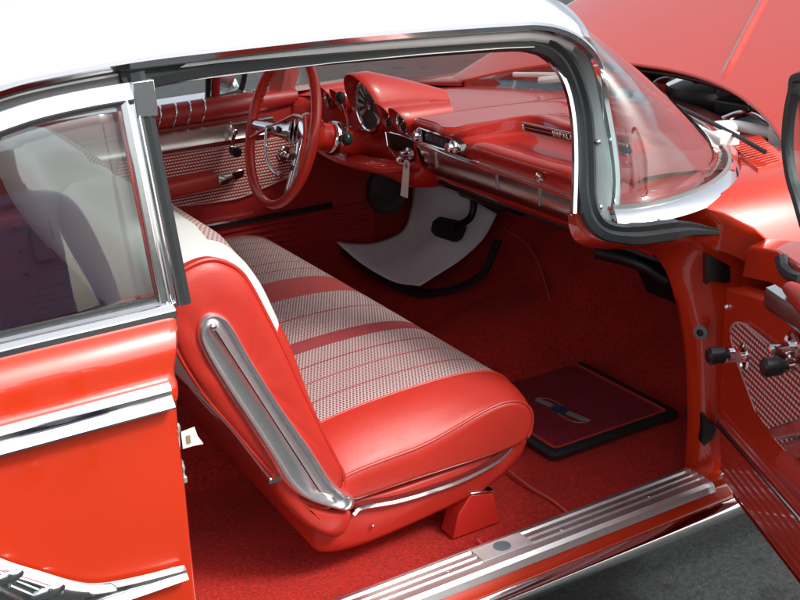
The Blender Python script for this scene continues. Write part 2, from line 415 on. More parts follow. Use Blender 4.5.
# A-pillars
def pillar_parts(sgn):
    top = [(.02, -.752, 1.292), (.085, -.752, 1.272), (.125, -.755, 1.238), (.145, -.762, 1.166), (.148, -.785, 1.08), (.138, -.812, 1.01), (.115, -.838, .93)]
    outer = [(.03, -.768, 1.312), (.082, -.770, 1.297), (.130, -.773, 1.268), (.166, -.776, 1.226), (.180, -.786, 1.166), (.183, -.806, 1.08), (.173, -.831, 1.01), (.150, -.853, .938)]
    a = cr([V3(p) for p in top], 6); c_ = cr([V3(p) for p in outer[1:]], 6)
    n_ = min(len(a), len(c_)); rows = []
    for i in range(n_):
        ia = a[i]; ic = c_[i]; inn = lerp(ia, ic, .5) + V3((.045, .05, 0))
        rows.append([V3((q.x, q.y * sgn, q.z)) for q in (ia + V3((-.02, .02, 0)), ia, lerp(ia, ic, .35) + V3((0, -.004, 0)), lerp(ia, ic, .7) + V3((0, -.004, 0)), ic, inn, ia + V3((.01, .05, 0)))])
    mb = MB(); mb.grid(rows, closeu=True); return mb
apr = part(pillar_parts(1), 'windscreen_pillar', ALU)
apl = part(pillar_parts(-1), 'windscreen_pillar', paint('pillar red', (.45, .10, .09), .4))
for px, py, y in ((598, 142, -.80), (600, 207, -.84)):
    mb = MB(); mb.ball(pY(px, py, y), .006, 10); part(mb, 'pillar_screw', CHR, apr)
# weather strip of the right door opening
SEAL = [(120, 81, -.775), (185, 69, -.765), (230, 62, -.762), (330, 53, -.76), (420, 46, -.757), (500, 41, -.757), (530, 42, -.757), (555, 52, -.757), (572, 76, -.76), (583, 115, -.772), (586, 160, -.795), (587, 195, -.825), (593, 218, -.868), (608, 231, -.905), (635, 234, -.925), (665, 231, -.928), (690, 229, -.925), (718, 232, -.92)]
path = cr([pY(a, b_, y) for a, b_, y in SEAL], 6); nS = len(path)
mb = MB(); sc = [1.0] * nS
for i in range(nS):
    t = i / nS
    if t > .90: sc[i] = lerp(1, .25, (t - .90) / .10)
    elif t > .80: sc[i] = 1.15
mb.sweep(path, [(-.018, -.012), (-.018, .006), (-.010, .015), (-.002, .008), (.006, .014), (.018, .006), (.018, -.012)], up=lambda i: (-.25, -1, .35 + .3 * max(0, (i / nS - .72) / .28)), scale=sc)
part(mb, 'door_weather_strip', RUB)
mb = MB(); mb.sweep(cr([V3((p.x, p.y + .012, p.z - .026)) for p in drip[1:7]], 4), [(-.010, -.018), (.012, -.018), (.014, .014), (-.010, .014)], up=(0, -1, .3)); part(mb, 'roof_rail_seal', RUB, roof)
# thin bright garnish strip inside the seal
GAR = [(140, 84, -.73), (230, 69, -.72), (330, 61, -.715), (420, 53, -.71), (500, 46, -.71), (525, 48, -.72), (547, 58, -.735), (564, 80, -.76), (573, 115, -.78), (575.5, 160, -.80), (574, 214, -.83)]
mb = MB(); mb.sweep(cr([pY(a, b_, y) for a, b_, y in GAR], 5), [(-.004, -.008), (.004, -.008), (.004, .005), (-.003, .006)], up=(-.2, -1, .3))
part(mb, 'inner_garnish', CHR)

# ---------------- windscreen
base = [V3(p) for p in ((.140, -.858, .958), (.205, -.885, .958), (.305, -.880, .958), (.425, -.838, .958), (.54, -.758, .958), (.64, -.64, .958), (.80, -.37, .960), (.90, 0, .962))]
base = base + [V3((p.x, -p.y, p.z)) for p in reversed(base[:-1])]
topc = [V3(p) for p in ((.172, -.772, 1.222), (.150, -.765, 1.262), (.160, -.72, 1.300), (.185, -.62, 1.330), (.205, -.48, 1.350), (.225, -.32, 1.362), (.235, -.16, 1.368), (.24, 0, 1.370))]
topc = topc + [V3((p.x, -p.y, p.z)) for p in reversed(topc[:-1])]
bb = cr(base, 6); tt = cr(topc, 6); rows = []
for i in range(9):
    t = i / 8; r = []
    for k, (p, q) in enumerate(zip(bb, tt)):
        s_ = k / (len(bb) - 1); w = math.sin(math.pi * t) * .035
        out = V3((1, 0, .5)) if abs(s_ - .5) < .3 else V3((.3, -1 if s_ < .5 else 1, .3))
        r.append(lerp(p, q, t) + out.normalized() * w * min(1, 8 * min(s_, 1 - s_)))
    rows.append(r)
mb = MB(); mb.grid(rows); ws = part(mb, 'windscreen', WSG, solid=.005, sharp=70)
mb = MB()
mb.sweep([p + V3((0, 0, -.004)) for p in bb], [(-.012, -.012), (-.010, .004), (-.002, .010), (.006, .008), (.030, -.006), (.034, -.016)], up=(0, 0, 1))
hp = [p + V3((.004, 0, .002)) for p in tt[8:-8]]
mb.sweep(hp, [(-.010, -.006), (.010, -.006), (.008, .006), (-.008, .006)], up=(.4, 0, 1))
part(mb, 'chrome_surround', CHR, ws)
mb = MB(); mb.sweep([p + V3((-.002, 0, .006)) for p in bb], [(-.004, -.004), (.005, -.004), (.004, .005), (-.003, .005)], up=(0, 0, 1)) 
part(mb, 'glass_seal', ALU, ws)

# ---------------- cowl and right front wing
mb = MB()
cb = [p + V3((0, 0, -.016)) for p in bb]
def strip_front(p, d): 
    s_ = p.y / .86; return V3((p.x + d * (1 - .25 * abs(s_)), p.y * (1 + d * .12), p.z))
rows = [[p + V3((-.03, 0, -.02)) if abs(p.y) < .8 else p for p in cb], cb, [strip_front(p, .06) + V3((0, 0, -.006)) for p in cb], [strip_front(p, .16) + V3((0, 0, -.012)) for p in cb], [strip_front(p, .20) + V3((0, 0, -.03)) for p in cb], [strip_front(p, .20) + V3((0, 0, -.25)) for p in cb]]
k0, k1 = 14, len(cb) - 15
mb.grid([r[k0:k1 + 1] for r in rows])
cowl = part(mb, 'cowl_panel', RED, sharp=45)
# cowl vent louvres
mb = MB()
for k in range(14):
    t = k / 13; p = lerp(pZ(729, 144, .957), pZ(757, 170, .955), t); d = lerp(pZ(757, 138, .957), pZ(785, 162, .955), t) - p; d = d.normalized() * .10
    mb.sweep([p, p + d], [(-.003, -.004), (.003, -.004), (.003, .005), (-.003, .005)])
mb.prism([pZ(727, 143, .945), pZ(760, 174, .943), pZ(790, 164, .943), pZ(757, 136, .945)], (0, 0, -.01), 1)
part(mb, 'cowl_vent', [RED, BLK], cowl)
# wing
mb = MB(); rows = []
WY = [(-.60, .925), (-.64, .943), (-.70, .951), (-.80, .952), (-.88, .950), (-.93, .930), (-.965, .895), (-.992, .85), (-1.008, .79), (-1.01, .70), (-1.0, .58), (-.97, .42), (-.93, .32)]
for (y, z) in WY:
    xr = .31 if y > -.9 else lerp(.31, .47, min(1, (-y - .9) / .11)) if z > .75 else .47
    if y > -.75: xr = .72 if y > -.69 else .55
    r = [V3((xr + .04, y * .985, z - .10)), V3((xr + .02, y, z - .035)), V3((xr, y, z - .004)), V3((xr + .004, y, z))]
    for x in (.75, 1.0, 1.3, 1.7, 2.1, 2.5, 2.9): r.append(V3((x, y + (.04 * max(0, x - 2)), z - .02 * max(0, x - 1.6))))
    rows.append(r)
mb.grid(rows); part(mb, 'front_wing', RED, sharp=55)
mb = MB(); mb.grid([[V3((p.x, -p.y, p.z)) for p in r[3:]] for r in rows]); part(mb, 'front_wing', RED, sharp=55)

# ---------------- bonnet (raised)
TH = R_(21)
def hood(x, y, z=0):
    d = x - .72; return V3((.75 + d * math.cos(TH) - z * math.sin(TH), y, .957 + d * math.sin(TH) + z * math.cos(TH)))
HN = V3((-math.sin(TH), 0, math.cos(TH)))
def hoodxy(px, py):
    p = pN(px, py, (.75, 0, .957), HN); return ((p.x - .75) / math.cos(TH) + .72, p.y)
ca, cb2 = hoodxy(722, 80), hoodxy(764, 0); cdx, cdy = cb2[0] - ca[0], cb2[1] - ca[1]; cl = math.hypot(cdx, cdy)
def crease(x, y):
    if y > 0: return 0
    t = ((x - ca[0]) * cdx + (y - ca[1]) * cdy) / cl; d = ((x - ca[0]) * cdy - (y - ca[1]) * cdx) / cl
    return .011 * max(0, 1 - abs(d) / .014) * max(0, min(1, t / .10))
mb = MB(); rows = []
NHX = 220
for i in range(NHX + 1):
    r = []
    ys_ = [lerp(-.80, 0, k / 200) for k in range(201)] + [lerp(0, .8, k / 40) for k in range(1, 41)]
    for y in ys_:
        q = abs(y) / .80
        xr = .66 + .30 * (1 - q ** 2.2); x = lerp(xr, 2.45 - .1 * q * q, i / NHX)
        zc = -.018 * q ** 4 + crease(x, y)
        r.append(hood(x, y, zc - .05 * max(0, i / NHX * 14 - 11) / 3))
    rows.append(r)
mb.grid(rows); bonnet = part(mb, 'bonnet', HOODRED, solid=.008, sharp=60)
mb = MB(); mb.grid([[p - HN * .03 + V3((.03, 0, 0)) for p in r[6:-3:6]] for r in rows[1::12]]); part(mb, 'bonnet_lining', BLK, bonnet, solid=.01)
# engine bay
mb = MB()
x0, x1, y0, y1, z0, z1 = .80, 2.5, -.60, .60, .45, .925
for q in ([(x0, y0, z0), (x0, y1, z0), (x0, y1, z1 - .02), (x0, y0, z1 - .02)], [(x1, y0, z0), (x1, y1, z0), (x1, y1, z1), (x1, y0, z1)], [(x0, y0, z0), (x1, y0, z0), (x1, y0, z1), (x0, y0, z1)], [(x0, y1, z0), (x1, y1, z0), (x1, y1, z1), (x0, y1, z1)], [(x0, y0, z0), (x1, y0, z0), (x1, y1, z0), (x0, y1, z0)]):
    bI = len(mb.v); mb.v += q; mb.face([bI, bI + 1, bI + 2, bI + 3])
bay = part(mb, 'engine_bay', BLK)
WM = plain('off white engine paint', (.75, .76, .74), .35)
mb = MB(); mb.lathe((1.28, -.02, .885), (0, 0, 1), [(0, .19), (.05, .205), (.075, .20), (.095, .15), (.105, .05), (.125, .02), (.13, 0)], 28, 0, matf=lambda i, j: 1 if i < 2 else 0)
part(mb, 'air_cleaner', [CHR, BLK], bay)
mb = MB(); mb.box(pZ(752, 118, .90), (.16, .14, .12)); mb.lathe(pZ(738, 112, .90), (0, 0, 1), [(0, .07), (.09, .07), (.10, .05), (.11, 0)], 18); part(mb, 'heater_blower', BLK, bay, bevel=.01)
mb = MB(); mb.box(pZ(774, 150, .86), (.16, .18, .16)); part(mb, 'battery', BLK, bay, bevel=.008)
mb = MB(); mb.tube(cr([pZ(715, 127, .95), pZ(735, 126, .95), pZ(760, 131, .94), pZ(782, 136, .93)], 5), .015, 12); mb.box(pZ(779, 136, .935), (.02, .05, .05)); mb.ball(pZ(725, 129, .95), (.035, .03, .02), 12)
part(mb, 'radiator_hose', WM, bay)
mb = MB(); mb.lathe(pZ(703, 103, .90), (0, 0, 1), [(0, .06), (.08, .06), (.10, .045), (.12, .045), (.13, .0)], 16)
part(mb, 'oil_filler', CHB, bay)
mb = MB(); mb.tube(cr([pZ(722, 118, .95), pZ(742, 112, .965), pZ(765, 120, .95), pZ(785, 135, .93)], 5), .006, 8); mb.tube(cr([pZ(730, 120, .95), pZ(752, 113, .965), pZ(772, 124, .95)], 5), .005, 8)
part(mb, 'fuel_line', CHR, bay)
mb = MB(); mb.lathe(pZ(659, 84, .90), (0, 0, 1), [(0, .07), (.06, .07), (.07, .05), (.09, .05), (.09, 0)], 16, 0); mb.ball(pZ(667, 86, .93), (.05, .05, .03), 12, 1)
part(mb, 'horn', [BLK, RED], bay)
mb = MB(); mb.grid([[pZ(640, 67, .925), pZ(668, 76, .925), pZ(706, 89, .925)], [pZ(645, 78, .92), pZ(668, 92, .92), pZ(700, 93, .92)]]); part(mb, 'inner_wing', ALU, bay, solid=.01)
# wiper arms
mb = MB(); mb.tube(cr([pZ(765, 152, .975), pZ(735, 135, .985), pZ(700, 117, .99), pZ(672, 104, .995)], 5), .0055, 8, 0); mb.box(pZ(722, 140, .97), (.06, .05, .035), 1); mb.tube([pZ(722, 140, .98), pZ(690, 122, 1.0), pZ(668, 110, 1.02)], .006, 8, 1)
part(mb, 'wiper', [BLK, WM], ws)
mb = MB(); mb.tube(cr([V3((.84, .50, .985)), V3((.905, .25, 1.0)), V3((.94, .05, 1.01))], 5), .008, 8, 1); mb.tube([V3((.84, .36, .98)), V3((.92, .2, 1.005))], .012, 8, 1); mb.tube(cr([V3((.88, .45, .99)), V3((.93, .2, .995)), V3((.95, -.05, 1.0))], 4), .006, 8, 0)
part(mb, 'wiper', [BLK, WM], ws)

# ---------------- right hinge pillar and door opening
r0, r1, r2, r3 = [], [], [], []
J1 = [(570, 212), (571, 227), (578, 240), (600, 247), (628, 247), (650, 252), (664, 268), (674, 295), (681, 330), (685, 370), (686, 420), (684, 468), (680, 480)]
J2 = [(574, 213), (579, 229), (590, 241), (612, 246), (640, 246), (668, 245), (690, 246), (702, 262), (705, 300), (704, 340), (703, 390), (702, 440), (700, 478)]
J3 = [(577, 213), (583, 227), (595, 238), (615, 243), (642, 242), (670, 240), (700, 240), (728, 252), (742, 280), (735, 330), (733, 390), (731, 440), (731, 490)]
for a, c_, d in zip(J1, J2, J3):
    q_i = min(1, len(r1) / 3); p1 = pY(*a, lerp(-.782, -.80, q_i)); p2 = pY(*c_, lerp(-.79, -.862, q_i)); p3 = pY(*d, lerp(-.80, -.90, q_i))
    r0.append(p1 + V3((.06, .01, .01))); r1.append(p1); r2.append(p2); r3.append(p3)
mb = MB()
rows = [cr(r, 4) for r in (r0, r1, [lerp(a, c_, .25) + V3((-.014, -.008, 0)) for a, c_ in zip(r1, r2)], r2, [lerp(a, c_, .5) + V3((-.004, -.004, 0)) for a, c_ in zip(r2, r3)], r3, [p + V3((.05, -.01, .0)) for p in r3])]
mb.grid(rows)
hp_ = part(mb, 'hinge_pillar', RED, sharp=70)
def blob(pxs, y, d, mat, name, **k):
    mb = MB(); mb.prism([pY(a, b_, y) for a, b_ in pxs], d, 0); return part(mb, name, mat, hp_, **k)
blob([(706, 256), (712, 257), (730, 266), (730, 282), (724, 283), (712, 281), (706, 285)], -.895, (.01, .02, 0), BLK, 'hinge_slot')
blob([(703, 416), (707, 417), (708, 422), (717, 427), (715, 433), (712, 440), (704, 446), (701, 443), (703, 432)], -.895, (.01, .02, 0), BLK, 'check_link_hole')
mb = MB(); c0 = pY(701, 332, -.878); mb.lathe(c0, (-.9, -.4, 0), [(0, .016), (.004, .016), (.005, .008), (.002, .007), (.002, 0)], 18, 0, matf=lambda i, j: 0 if i < 2 else 1)
part(mb, 'grommet', [plain('grey rubber', (.16, .17, .17), .5), BLK], hp_)

# ---------------- sill
def sillrow(y, z, xs=(-.82, -.4, 0, .42)): return [V3((x, y, z)) for x in xs]
mb = MB(); XS = (-.82, -.5, -.2, .1, .46)
mb.grid([sillrow(y, z, XS) for y, z in ((-.84, .27), (-.84, .313), (-.862, .316), (-.93, .312), (-.938, .305), (-.945, .292), (-.953, .283), (-.950, .25), (-.90, .225), (-.85, .22))])
sill = part(mb, 'sill', RED, sharp=50)
mb = MB(); xe_ = .352
PR = [(-.846, .317), (-.850, .324), (-.862, .326), (-.866, .322), (-.871, .322), (-.873, .326), (-.884, .326), (-.886, .323), (-.891, .323), (-.893, .326), (-.904, .326), (-.906, .323), (-.911, .323), (-.914, .326), (-.928, .325), (-.936, .319), (-.941, .305), (-.937, .304)]
mb.grid([[V3((x, y, z)) for x in (-.78, -.4, 0, .33, xe_)] for y, z in PR]); 
splate = part(mb, 'sill_plate', chrome('sill aluminium', (.86, .87, .87), .40, .2), sill, sharp=30, solid=.002)
mb = MB(); mb.box((-.165, -.886, .3275), (.115, .046, .003), 0)
mb.lathe((-.165, -.886, .329), (0, 0, 1), [(0, .018), (.001, .018), (.0015, .014), (.0012, 0)], 24, 1); part(mb, 'sill_badge', [plain('badge steel', (.80, .81, .81), .4, .5), plain('badge blue grey', (.22, .33, .38), .35, .5)], splate)
for x in (-.30, -.03, .2): 
    mb = MB(); mb.lathe((x, -.900, .326), (0, 0, 1), [(0, .004), (.001, .003), (.0015, 0)], 10); part(mb, 'screw', CHR, splate)
mb = MB(); mb.sweep([(x, -.958, .264) for x in (-.82, -.4, 0, .42, 1.0)], [(-.008, -.020), (.006, -.022), (.014, -.012), (.015, .000), (.010, .012), (.0, .020), (-.010, .020)])
part(mb, 'rocker_moulding', CHR, sill)

# ---------------- floor
mb = MB(); rows = []
def floor_z(x, y):
    z = .27
    if x > .62: z += (x - .62) * .9
    h = max(0, 1 - (abs(y - .02) / .22) ** 2); hump = (.10 + .05 * max(0, min(1, (x - .2) / .4))) * h ** .8
    if y > .1: z += max(0, min(1, (y - .1) / .15)) * max(0, min(.2, (x - .2) * .25)) * (1 if x < .62 else max(.0, 1 - (x - .62) * 1.2))
    return z + hump + .004 * noise.noise(V3((x * 6, y * 6, 0)))
for j in range(49):
    y = lerp(-.842, .86, j / 48); rows.append([V3((x, y, floor_z(x, y) + (.03 * max(0, (abs(y) - .79) / .05)))) for x in [lerp(-2.0, 1.12, i / 78) for i in range(79)]])
mb.grid(rows); fl = part(mb, 'carpet', CARPET)
WELT = plain('light red welt', (.62, .10, .09), .6)
for pts in (((478, 540), (484, 548), (488, 556)), ((505, 468), (530, 487), (552, 500), (570, 515))):
    mb = MB(); mb.tube(cr([pZ(a, b_, .279) for a, b_ in pts], 5), .0028, 8); part(mb, 'carpet_welt', WELT, fl)
mb = MB(); mb.tube(cr([V3((p.x, p.y, floor_z(p.x, p.y) + .003)) for p in (pZ(505, 278, .33), pZ(525, 295, .31), pZ(540, 318, .29), pZ(551, 346, .275))], 5), .0032, 8)
part(mb, 'carpet_welt', WELT, fl)
# firewall, kick panels
mb = MB(); mb.grid([[V3((1.12, y, z)) for y in (-.86, 0, .86)] for z in (.5, .75, .96)]); part(mb, 'firewall', VDRED)
mb = MB(); mb.grid([[V3((x, .80, z)) for x in (.33, .7, 1.1)] for z in (.27, .6, .95)]); part(mb, 'kick_panel', VDRED)
mb = MB(); mb.grid([[V3((x, -.79, z)) for x in (.45, .7, 1.1)] for z in (.27, .6, .93)]); part(mb, 'kick_panel', VDRED)

# ================================================================== driver's door and left flank
mb = MB(); rows = []
for (y, z) in prof: rows.append([V3((x, -y, z)) for x in (-.80, -.4, 0, .44)])
mb.grid(rows)
PD = [(.885, .985), (.85, .992), (.775, .988)]
mb.grid([[V3((x, y, z)) for x in (-.80, -.4, 0, .44)] for y, z in PD])
mb.grid([[V3((x, y, z)) for x in (-.80, -.3, .44)] for y, z in ((.775, .96), (.768, .80), (.768, .62), (.772, .61), (.772, .3))], mat=1)
ddoor = part(mb, 'driver_door', [RED, VDRED], sharp=50)
mb = MB(); mb.grid([[V3((p.x, -p.y, p.z)) for p in r[4:]] for r in [[V3((ex(z), y, z))] * 4 + [V3((x, y, z)) for x in (-.805, -1.1, -1.6, -2.5)] for y, z in prof]]); part(mb, 'rear_quarter_panel', RED, sharp=50)
mb = MB(); pp = [(.80 - .035 + .035 * math.cos(a), .972 + .036 * math.sin(a)) for a in [R_(-110 + 22 * k) for k in range(13)]]
mb = MB(); PADY = .782
mb.sweep([(x, PADY, .972) for x in (-.8, -.4, 0, .10, .2)], [(math.cos(R_(k)) * .034, math.sin(R_(k)) * .036) for k in range(0, 360, 24)], scale=[1, 1, 1, .9, .7])
part(mb, 'padded_sill', VDRED, ddoor)
for px in (158, 174, 188.5, 203.5):
    mb = MB(); x = pY(px, 112, .76).x
    for sx in (0,):
        mb.tube([(x + .012 * math.sin(a), PADY - .0352 * math.cos(a), .972 + .0372 * math.sin(a)) for a in [R_(-80 + 16 * k) for k in range(11)]], .0030, 8)
    part(mb, 'sill_rib', CHR, ddoor)
mb = MB(); mb.sweep([(x, .752, .902) for x in (-.8, -.3, .03, .10)], [(.0, -.026), (.010, -.024), (.006, -.016), (.008, .016), (.012, .022), (.004, .028), (-.01, .028), (-.01, -.026)])
part(mb, 'trim_band', chrome('door band', (.66, .64, .62), .3, .15), ddoor)
mb = MB(); mb.sweep([(x, .90, .990) for x in (-.8, -.3, .02, .07)], [(-.04, -.006), (.03, -.008), (.034, .004), (-.036, .010)]); part(mb, 'sill_chrome', CHR, ddoor)
ins = cr([pY(a, b_, .757) for a, b_ in ((120, 160), (150, 157), (185, 152), (220, 147), (260, 141), (290, 136), (306, 140), (308, 155), (300, 170), (290, 176), (268, 186), (242, 197), (222, 201), (190, 205), (150, 208), (110, 210))], 3)
mb = MB(); mb.prism(ins, (0, .012, 0)); part(mb, 'cloth_insert', DOORW, ddoor)
mb = MB(); mb.tube(ins[2:-2], .0022, 6); part(mb, 'insert_piping', plain('pale piping', (.55, .30, .28), .5), ddoor)
mb = MB(); A = pY(150, 193, .73); mb.sweep([(-.85, .73, .762), (-.4, .73, .765), (-.115, .73, .772)], [(-.03, -.024), (.026, -.028), (.034, -.010), (.030, .014), (.018, .022), (-.03, .022)])
part(mb, 'armrest', VRED, ddoor, bevel=.006)
mb = MB(); mb.sweep([(-.117, .726, .770), (-.08, .728, .768), (-.045, .738, .772)], [(-.02, -.018), (.026, -.020), (.030, -.004), (.022, .014), (-.02, .014)], scale=[1, .85, .5]); part(mb, 'armrest_cap', CHD, ddoor, bevel=.004)
mb = MB(); mb.prism([pY(a, b_, .715) for a, b_ in ((228, 174), (241, 169), (245, 170), (244, 177), (236, 181), (230, 180))], (0, .014, 0)); part(mb, 'door_handle', CHR, ddoor, bevel=.004)
def crank(c, n, d, parent, L=.075, knobmat=BLK, uvec=(0, 0, 1)):
    """c hub on the panel, n out of the panel, d arm direction in the panel"""
    c = Vector(c); n = Vector(n).normalized(); d = Vector(d).normalized(); mb = MB()
    mb.lathe(c, n, [(0, .026), (.005, .026), (.008, .022), (.005, .017), (.006, .010), (.036, .008), (.044, .009), (.046, .005), (.046, 0)], 20, 0)
    e = c + d * L + n * .050
    mb.sweep(cr([c + n * .036 - d * .012, c + n * .040 + d * L * .5, e - n * .004], 4), [(-.0055, -.003), (.0055, -.003), (.0055, .003), (-.0055, .003)], up=n)
    mb.lathe(e - n * .006, n, [(0, .012), (.010, .012), (.011, .008), (.014, .009), (.020, .015), (.045, .0165), (.050, .012), (.051, 0)], 16, 0, matf=lambda i, j: 0 if i < 2 else 1)
    return part(mb, 'window_crank', [CHR, knobmat], parent)
crank(pY(230, 130, .757), (0, -1, 0), (-.35, 0, -1), ddoor, .055)
crank(pY(284, 154, .757), (0, -1, 0), (.5, 0, .4), ddoor, .022)
mb = MB(); mb.sweep([pY(212, 227, .765), pY(272, 216, .765), pY(332, 205, .765)], [(-.01, -.008), (.006, -.008), (.006, .008), (-.01, .008)]); part(mb, 'lower_trim_strip', BLK, ddoor)
mb = MB(); mb.sweep([p + V3((0, -.007, .009)) for p in (pY(205, 228, .765), pY(232, 223, .765), pY(256, 218.6, .765))], [(-.003, -.003), (.003, -.003), (.003, .003), (-.003, .003)]); part(mb, 'lower_trim_bead', CHR, ddoor)
mb = MB()
for k in range(9): mb.sweep([(x, .768, .585 - .022 * k) for x in (-.7, .42)], [(-.004, -.008), (.003, -.003), (.003, .003), (-.004, .008)])
part(mb, 'ribbed_panel', VDRED, ddoor)
# vent window of the driver's door
mb = MB()
v0, v1, v2, v3 = pY(209, 100, .86), pY(243, 92, .86), pY(248, 40, .80), pY(212, 50, .80)
mb.tube(cr([v2, lerp(v1, v2, .35), v1 + V3((-.004, 0, .012)), v1 + V3((-.02, 0, 0)), v0], 5), .009, 8); part(mb, 'vent_frame', RUB, ddoor)
mb = MB(); mb.tube([v0 + V3((-.006, 0, -.01)), v3 + V3((-.006, 0, .02))], .009, 8, 0); mb.tube([v0 + V3((.018, -.004, -.01)), v3 + V3((.018, -.004, .02))], .014, 8, 1); part(mb, 'vent_divider', [BLK, VDRED], ddoor)
mb = MB(); mb.grid([[v0, v1], [v3, v2]]); part(mb, 'vent_glass', GLS, ddoor, solid=.004)
mb = MB(); mc = pY(226, 72, 1.06); mb.lathe(mc, (-1, -.25, .05), [(0, .05), (.004, .052), (.012, .05), (.03, .036), (.045, .014), (.05, 0)], 20); mb.tube([mc + V3((.02, 0, -.03)), mc + V3((.03, -.03, -.085))], .012, 8)
part(mb, 'door_mirror', chrome('mirror shell', (.85, .86, .86), .35), ddoor)
# small chrome catch on the far pillar
mb = MB(); mb.ball(pY(255, 93, .78), (.014, .01, .012), 10); part(mb, 'vent_latch', CHR, ddoor)

# ================================================================== dashboard
def xb(y):
    a = min(abs(y), .86) / .86; return .90 - .36 * a ** 2 - .10 * a ** 6
LED = dict(xe=.262, ze=.985)
def sect(y, kind):
    b0 = [(xb(y) - .01, .960), (lerp(xb(y), .3, .5), .978)]
    if kind == 'ledge':
        return b0 + [(.30, .988), (.262, .985), (.252, .977), (.254, .968), (.262, .958), (.268, .950), (.272, .935), (.276, .912), (.282, .905), (.292, .830), (.36, .80), (.7, .80)]
    if kind == 'rec':
        return b0 + [(.475, 1.002), (.440, 1.006), (.428, 1.001), (.420, .985), (.402, .962), (.330, .950), (.282, .963), (.256, .950), (.268, .922), (.290, .830), (.36, .80), (.7, .80)]
    if kind == 'drv':
        return [b0[0], (b0[1][0], .962)] + [(.36, .958), (.312, .962), (.290, .966), (.280, .964), (.276, .955), (.274, .930), (.272, .900), (.268, .870), (.262, .850), (.25, .800), (.33, .770), (.7, .77)]
    if kind == 'left':
        return b0 + [(.30, .985), (.230, .978), (.205, .972), (.190, .960), (.185, .945), (.182, .92), (.180, .89), (.180, .86), (.182, .84), (.20, .790), (.33, .770), (.7, .77)]
SEC = [(.80, 'left'), (.76, 'left'), (.70, 'drv'), (.55, 'drv'), (.30, 'drv'), (.17, 'drv'), (.12, 'ledge'), (.02, 'ledge'), (-.07, 'ledge'), (-.16, 'rec'), (-.30, 'rec'), (-.45, 'rec'), (-.56, 'rec'), (-.63, 'ledge'), (-.70, 'ledge'), (-.79, 'ledge')]
mb = MB(); rows = [cr([V3((x, y, z)) for x, z in sect(y, k)], 4) for y, k in SEC]
cols = [cr(c_, 4) for c_ in zip(*rows)]
mb.grid([list(r) for r in zip(*cols)])
dash = part(mb, 'dashboard', DRED, sharp=60)
for sg in (1, -1):
    mb = MB(); kk = [p for p in bb if p.y < -.55]
    mb.grid([[V3((p.x + .012, p.y * sg, p.z - .006)) for p in kk], [V3((p.x - .004, (p.y + .01) * sg, p.z + .004)) for p in kk], [V3((lerp(p.x, .32, .35), lerp(p.y, -.70, .6) * sg, .975)) for p in kk], [V3((lerp(p.x, .34, .75), -.66 * sg, .980)) for p in kk]])
    part(mb, 'dash_end_ledge', DRED, dash)
# silver facia strip
mb = MB(); top = [pX(a, b_, .276) for a, b_ in ((409, 134), (430, 143), (462, 155.5), (500, 169), (535, 182), (572, 195.5))]
bot = [pX(a, b_, .284) for a, b_ in ((413, 166), (430, 172.5), (450, 180), (480, 190), (530, 208), (572, 223.5))]
ext = lambda L: L + [L[-1] + (L[-1] - L[-2]).normalized() * .26]
top = ext(top); bot = ext(bot)
mb.grid([[p + V3((.012, 0, .004)) for p in top], [p + V3((-.003, 0, .004)) for p in top], [p + V3((-.006, 0, -.001)) for p in top], [p + V3((.0, 0, -.007)) for p in top]] + [[lerp(p, q, t) + V3((-.002 - .006 * math.sin(math.pi * t), 0, 0)) for p, q in zip(top, bot)] for t in (.15, .35, .6, .85)] + [bot, [p + V3((.02, 0, -.006)) for p in bot]])
trim = part(mb, 'facia_strip', CHD, dash, sharp=25)
mb = MB(); mb.tube([p + V3((-.006, 0, .001)) for p in top], .0032, 8); part(mb, 'facia_bead', CHR, dash)
for px in ((437, 160), (498, 180), (541, 196)):
    mb = MB(); c0 = pX(*px, .275); mb.box(c0 + V3((-.004, 0, 0)), (.004, .004, .045)); part(mb, 'facia_joint', CHB, dash)
# ignition recess
mb = MB(); mb.prism([pX(a, b_, .268) for a, b_ in ((385, 131), (412, 139), (410, 160), (404, 163), (394, 155))], (.02, 0, 0), 0); mb.tube([pX(a, b_, .266) for a, b_ in ((385, 131), (400, 135), (416, 141))], .003, 8, 1); mb.tube([pX(a, b_, .266) for a, b_ in ((385, 131), (388, 146), (395, 156), (404, 163))], .003, 8, 1)
part(mb, 'ignition_recess', [BLK, CHR], dash)
mb = MB(); kc = pX(411, 154, .262); mb.lathe(kc, (-1, .1, 0), [(0, .020), (.010, .020), (.014, .014), (.030, .013), (.033, .008), (.033, 0)], 18); mb.ball(kc + V3((-.03, .012, -.012)), (.012, .005, .010), 10)
part(mb, 'ignition_switch', CHR, dash)
# radio
mb = MB(); ra = [pX(a, b_, .250) for a, b_ in ((415, 132), (420, 128), (450, 138), (459, 145), (461, 151), (452, 152), (424, 143))]
mb.prism(ra, (.02, 0, 0), 0); mb.tube([p + V3((-.001, 0, 0)) for p in ra + ra[:1]], .003, 8, 1)
mb.prism([pX(a, b_, .247) for a, b_ in ((425, 133), (447, 141), (447, 147), (425, 140))], (.006, 0, 0), 2)
for t in (.25, .5, .75): mb.box(lerp(pX(425, 136, .246), pX(447, 144, .246), t), (.002, .002, .012), 1)
part(mb, 'radio', [BLK, CHR, plain('radio dial', (.05, .055, .06), .2)], dash)
for px in ((420, 136), (454, 147)):
    mb = MB(); mb.lathe(pX(*px, .246), (-1, 0, 0), [(0, .018), (.006, .018), (.010, .013), (.020, .013), (.024, .009), (.025, 0)], 18); part(mb, 'radio_knob', CHR, dash)
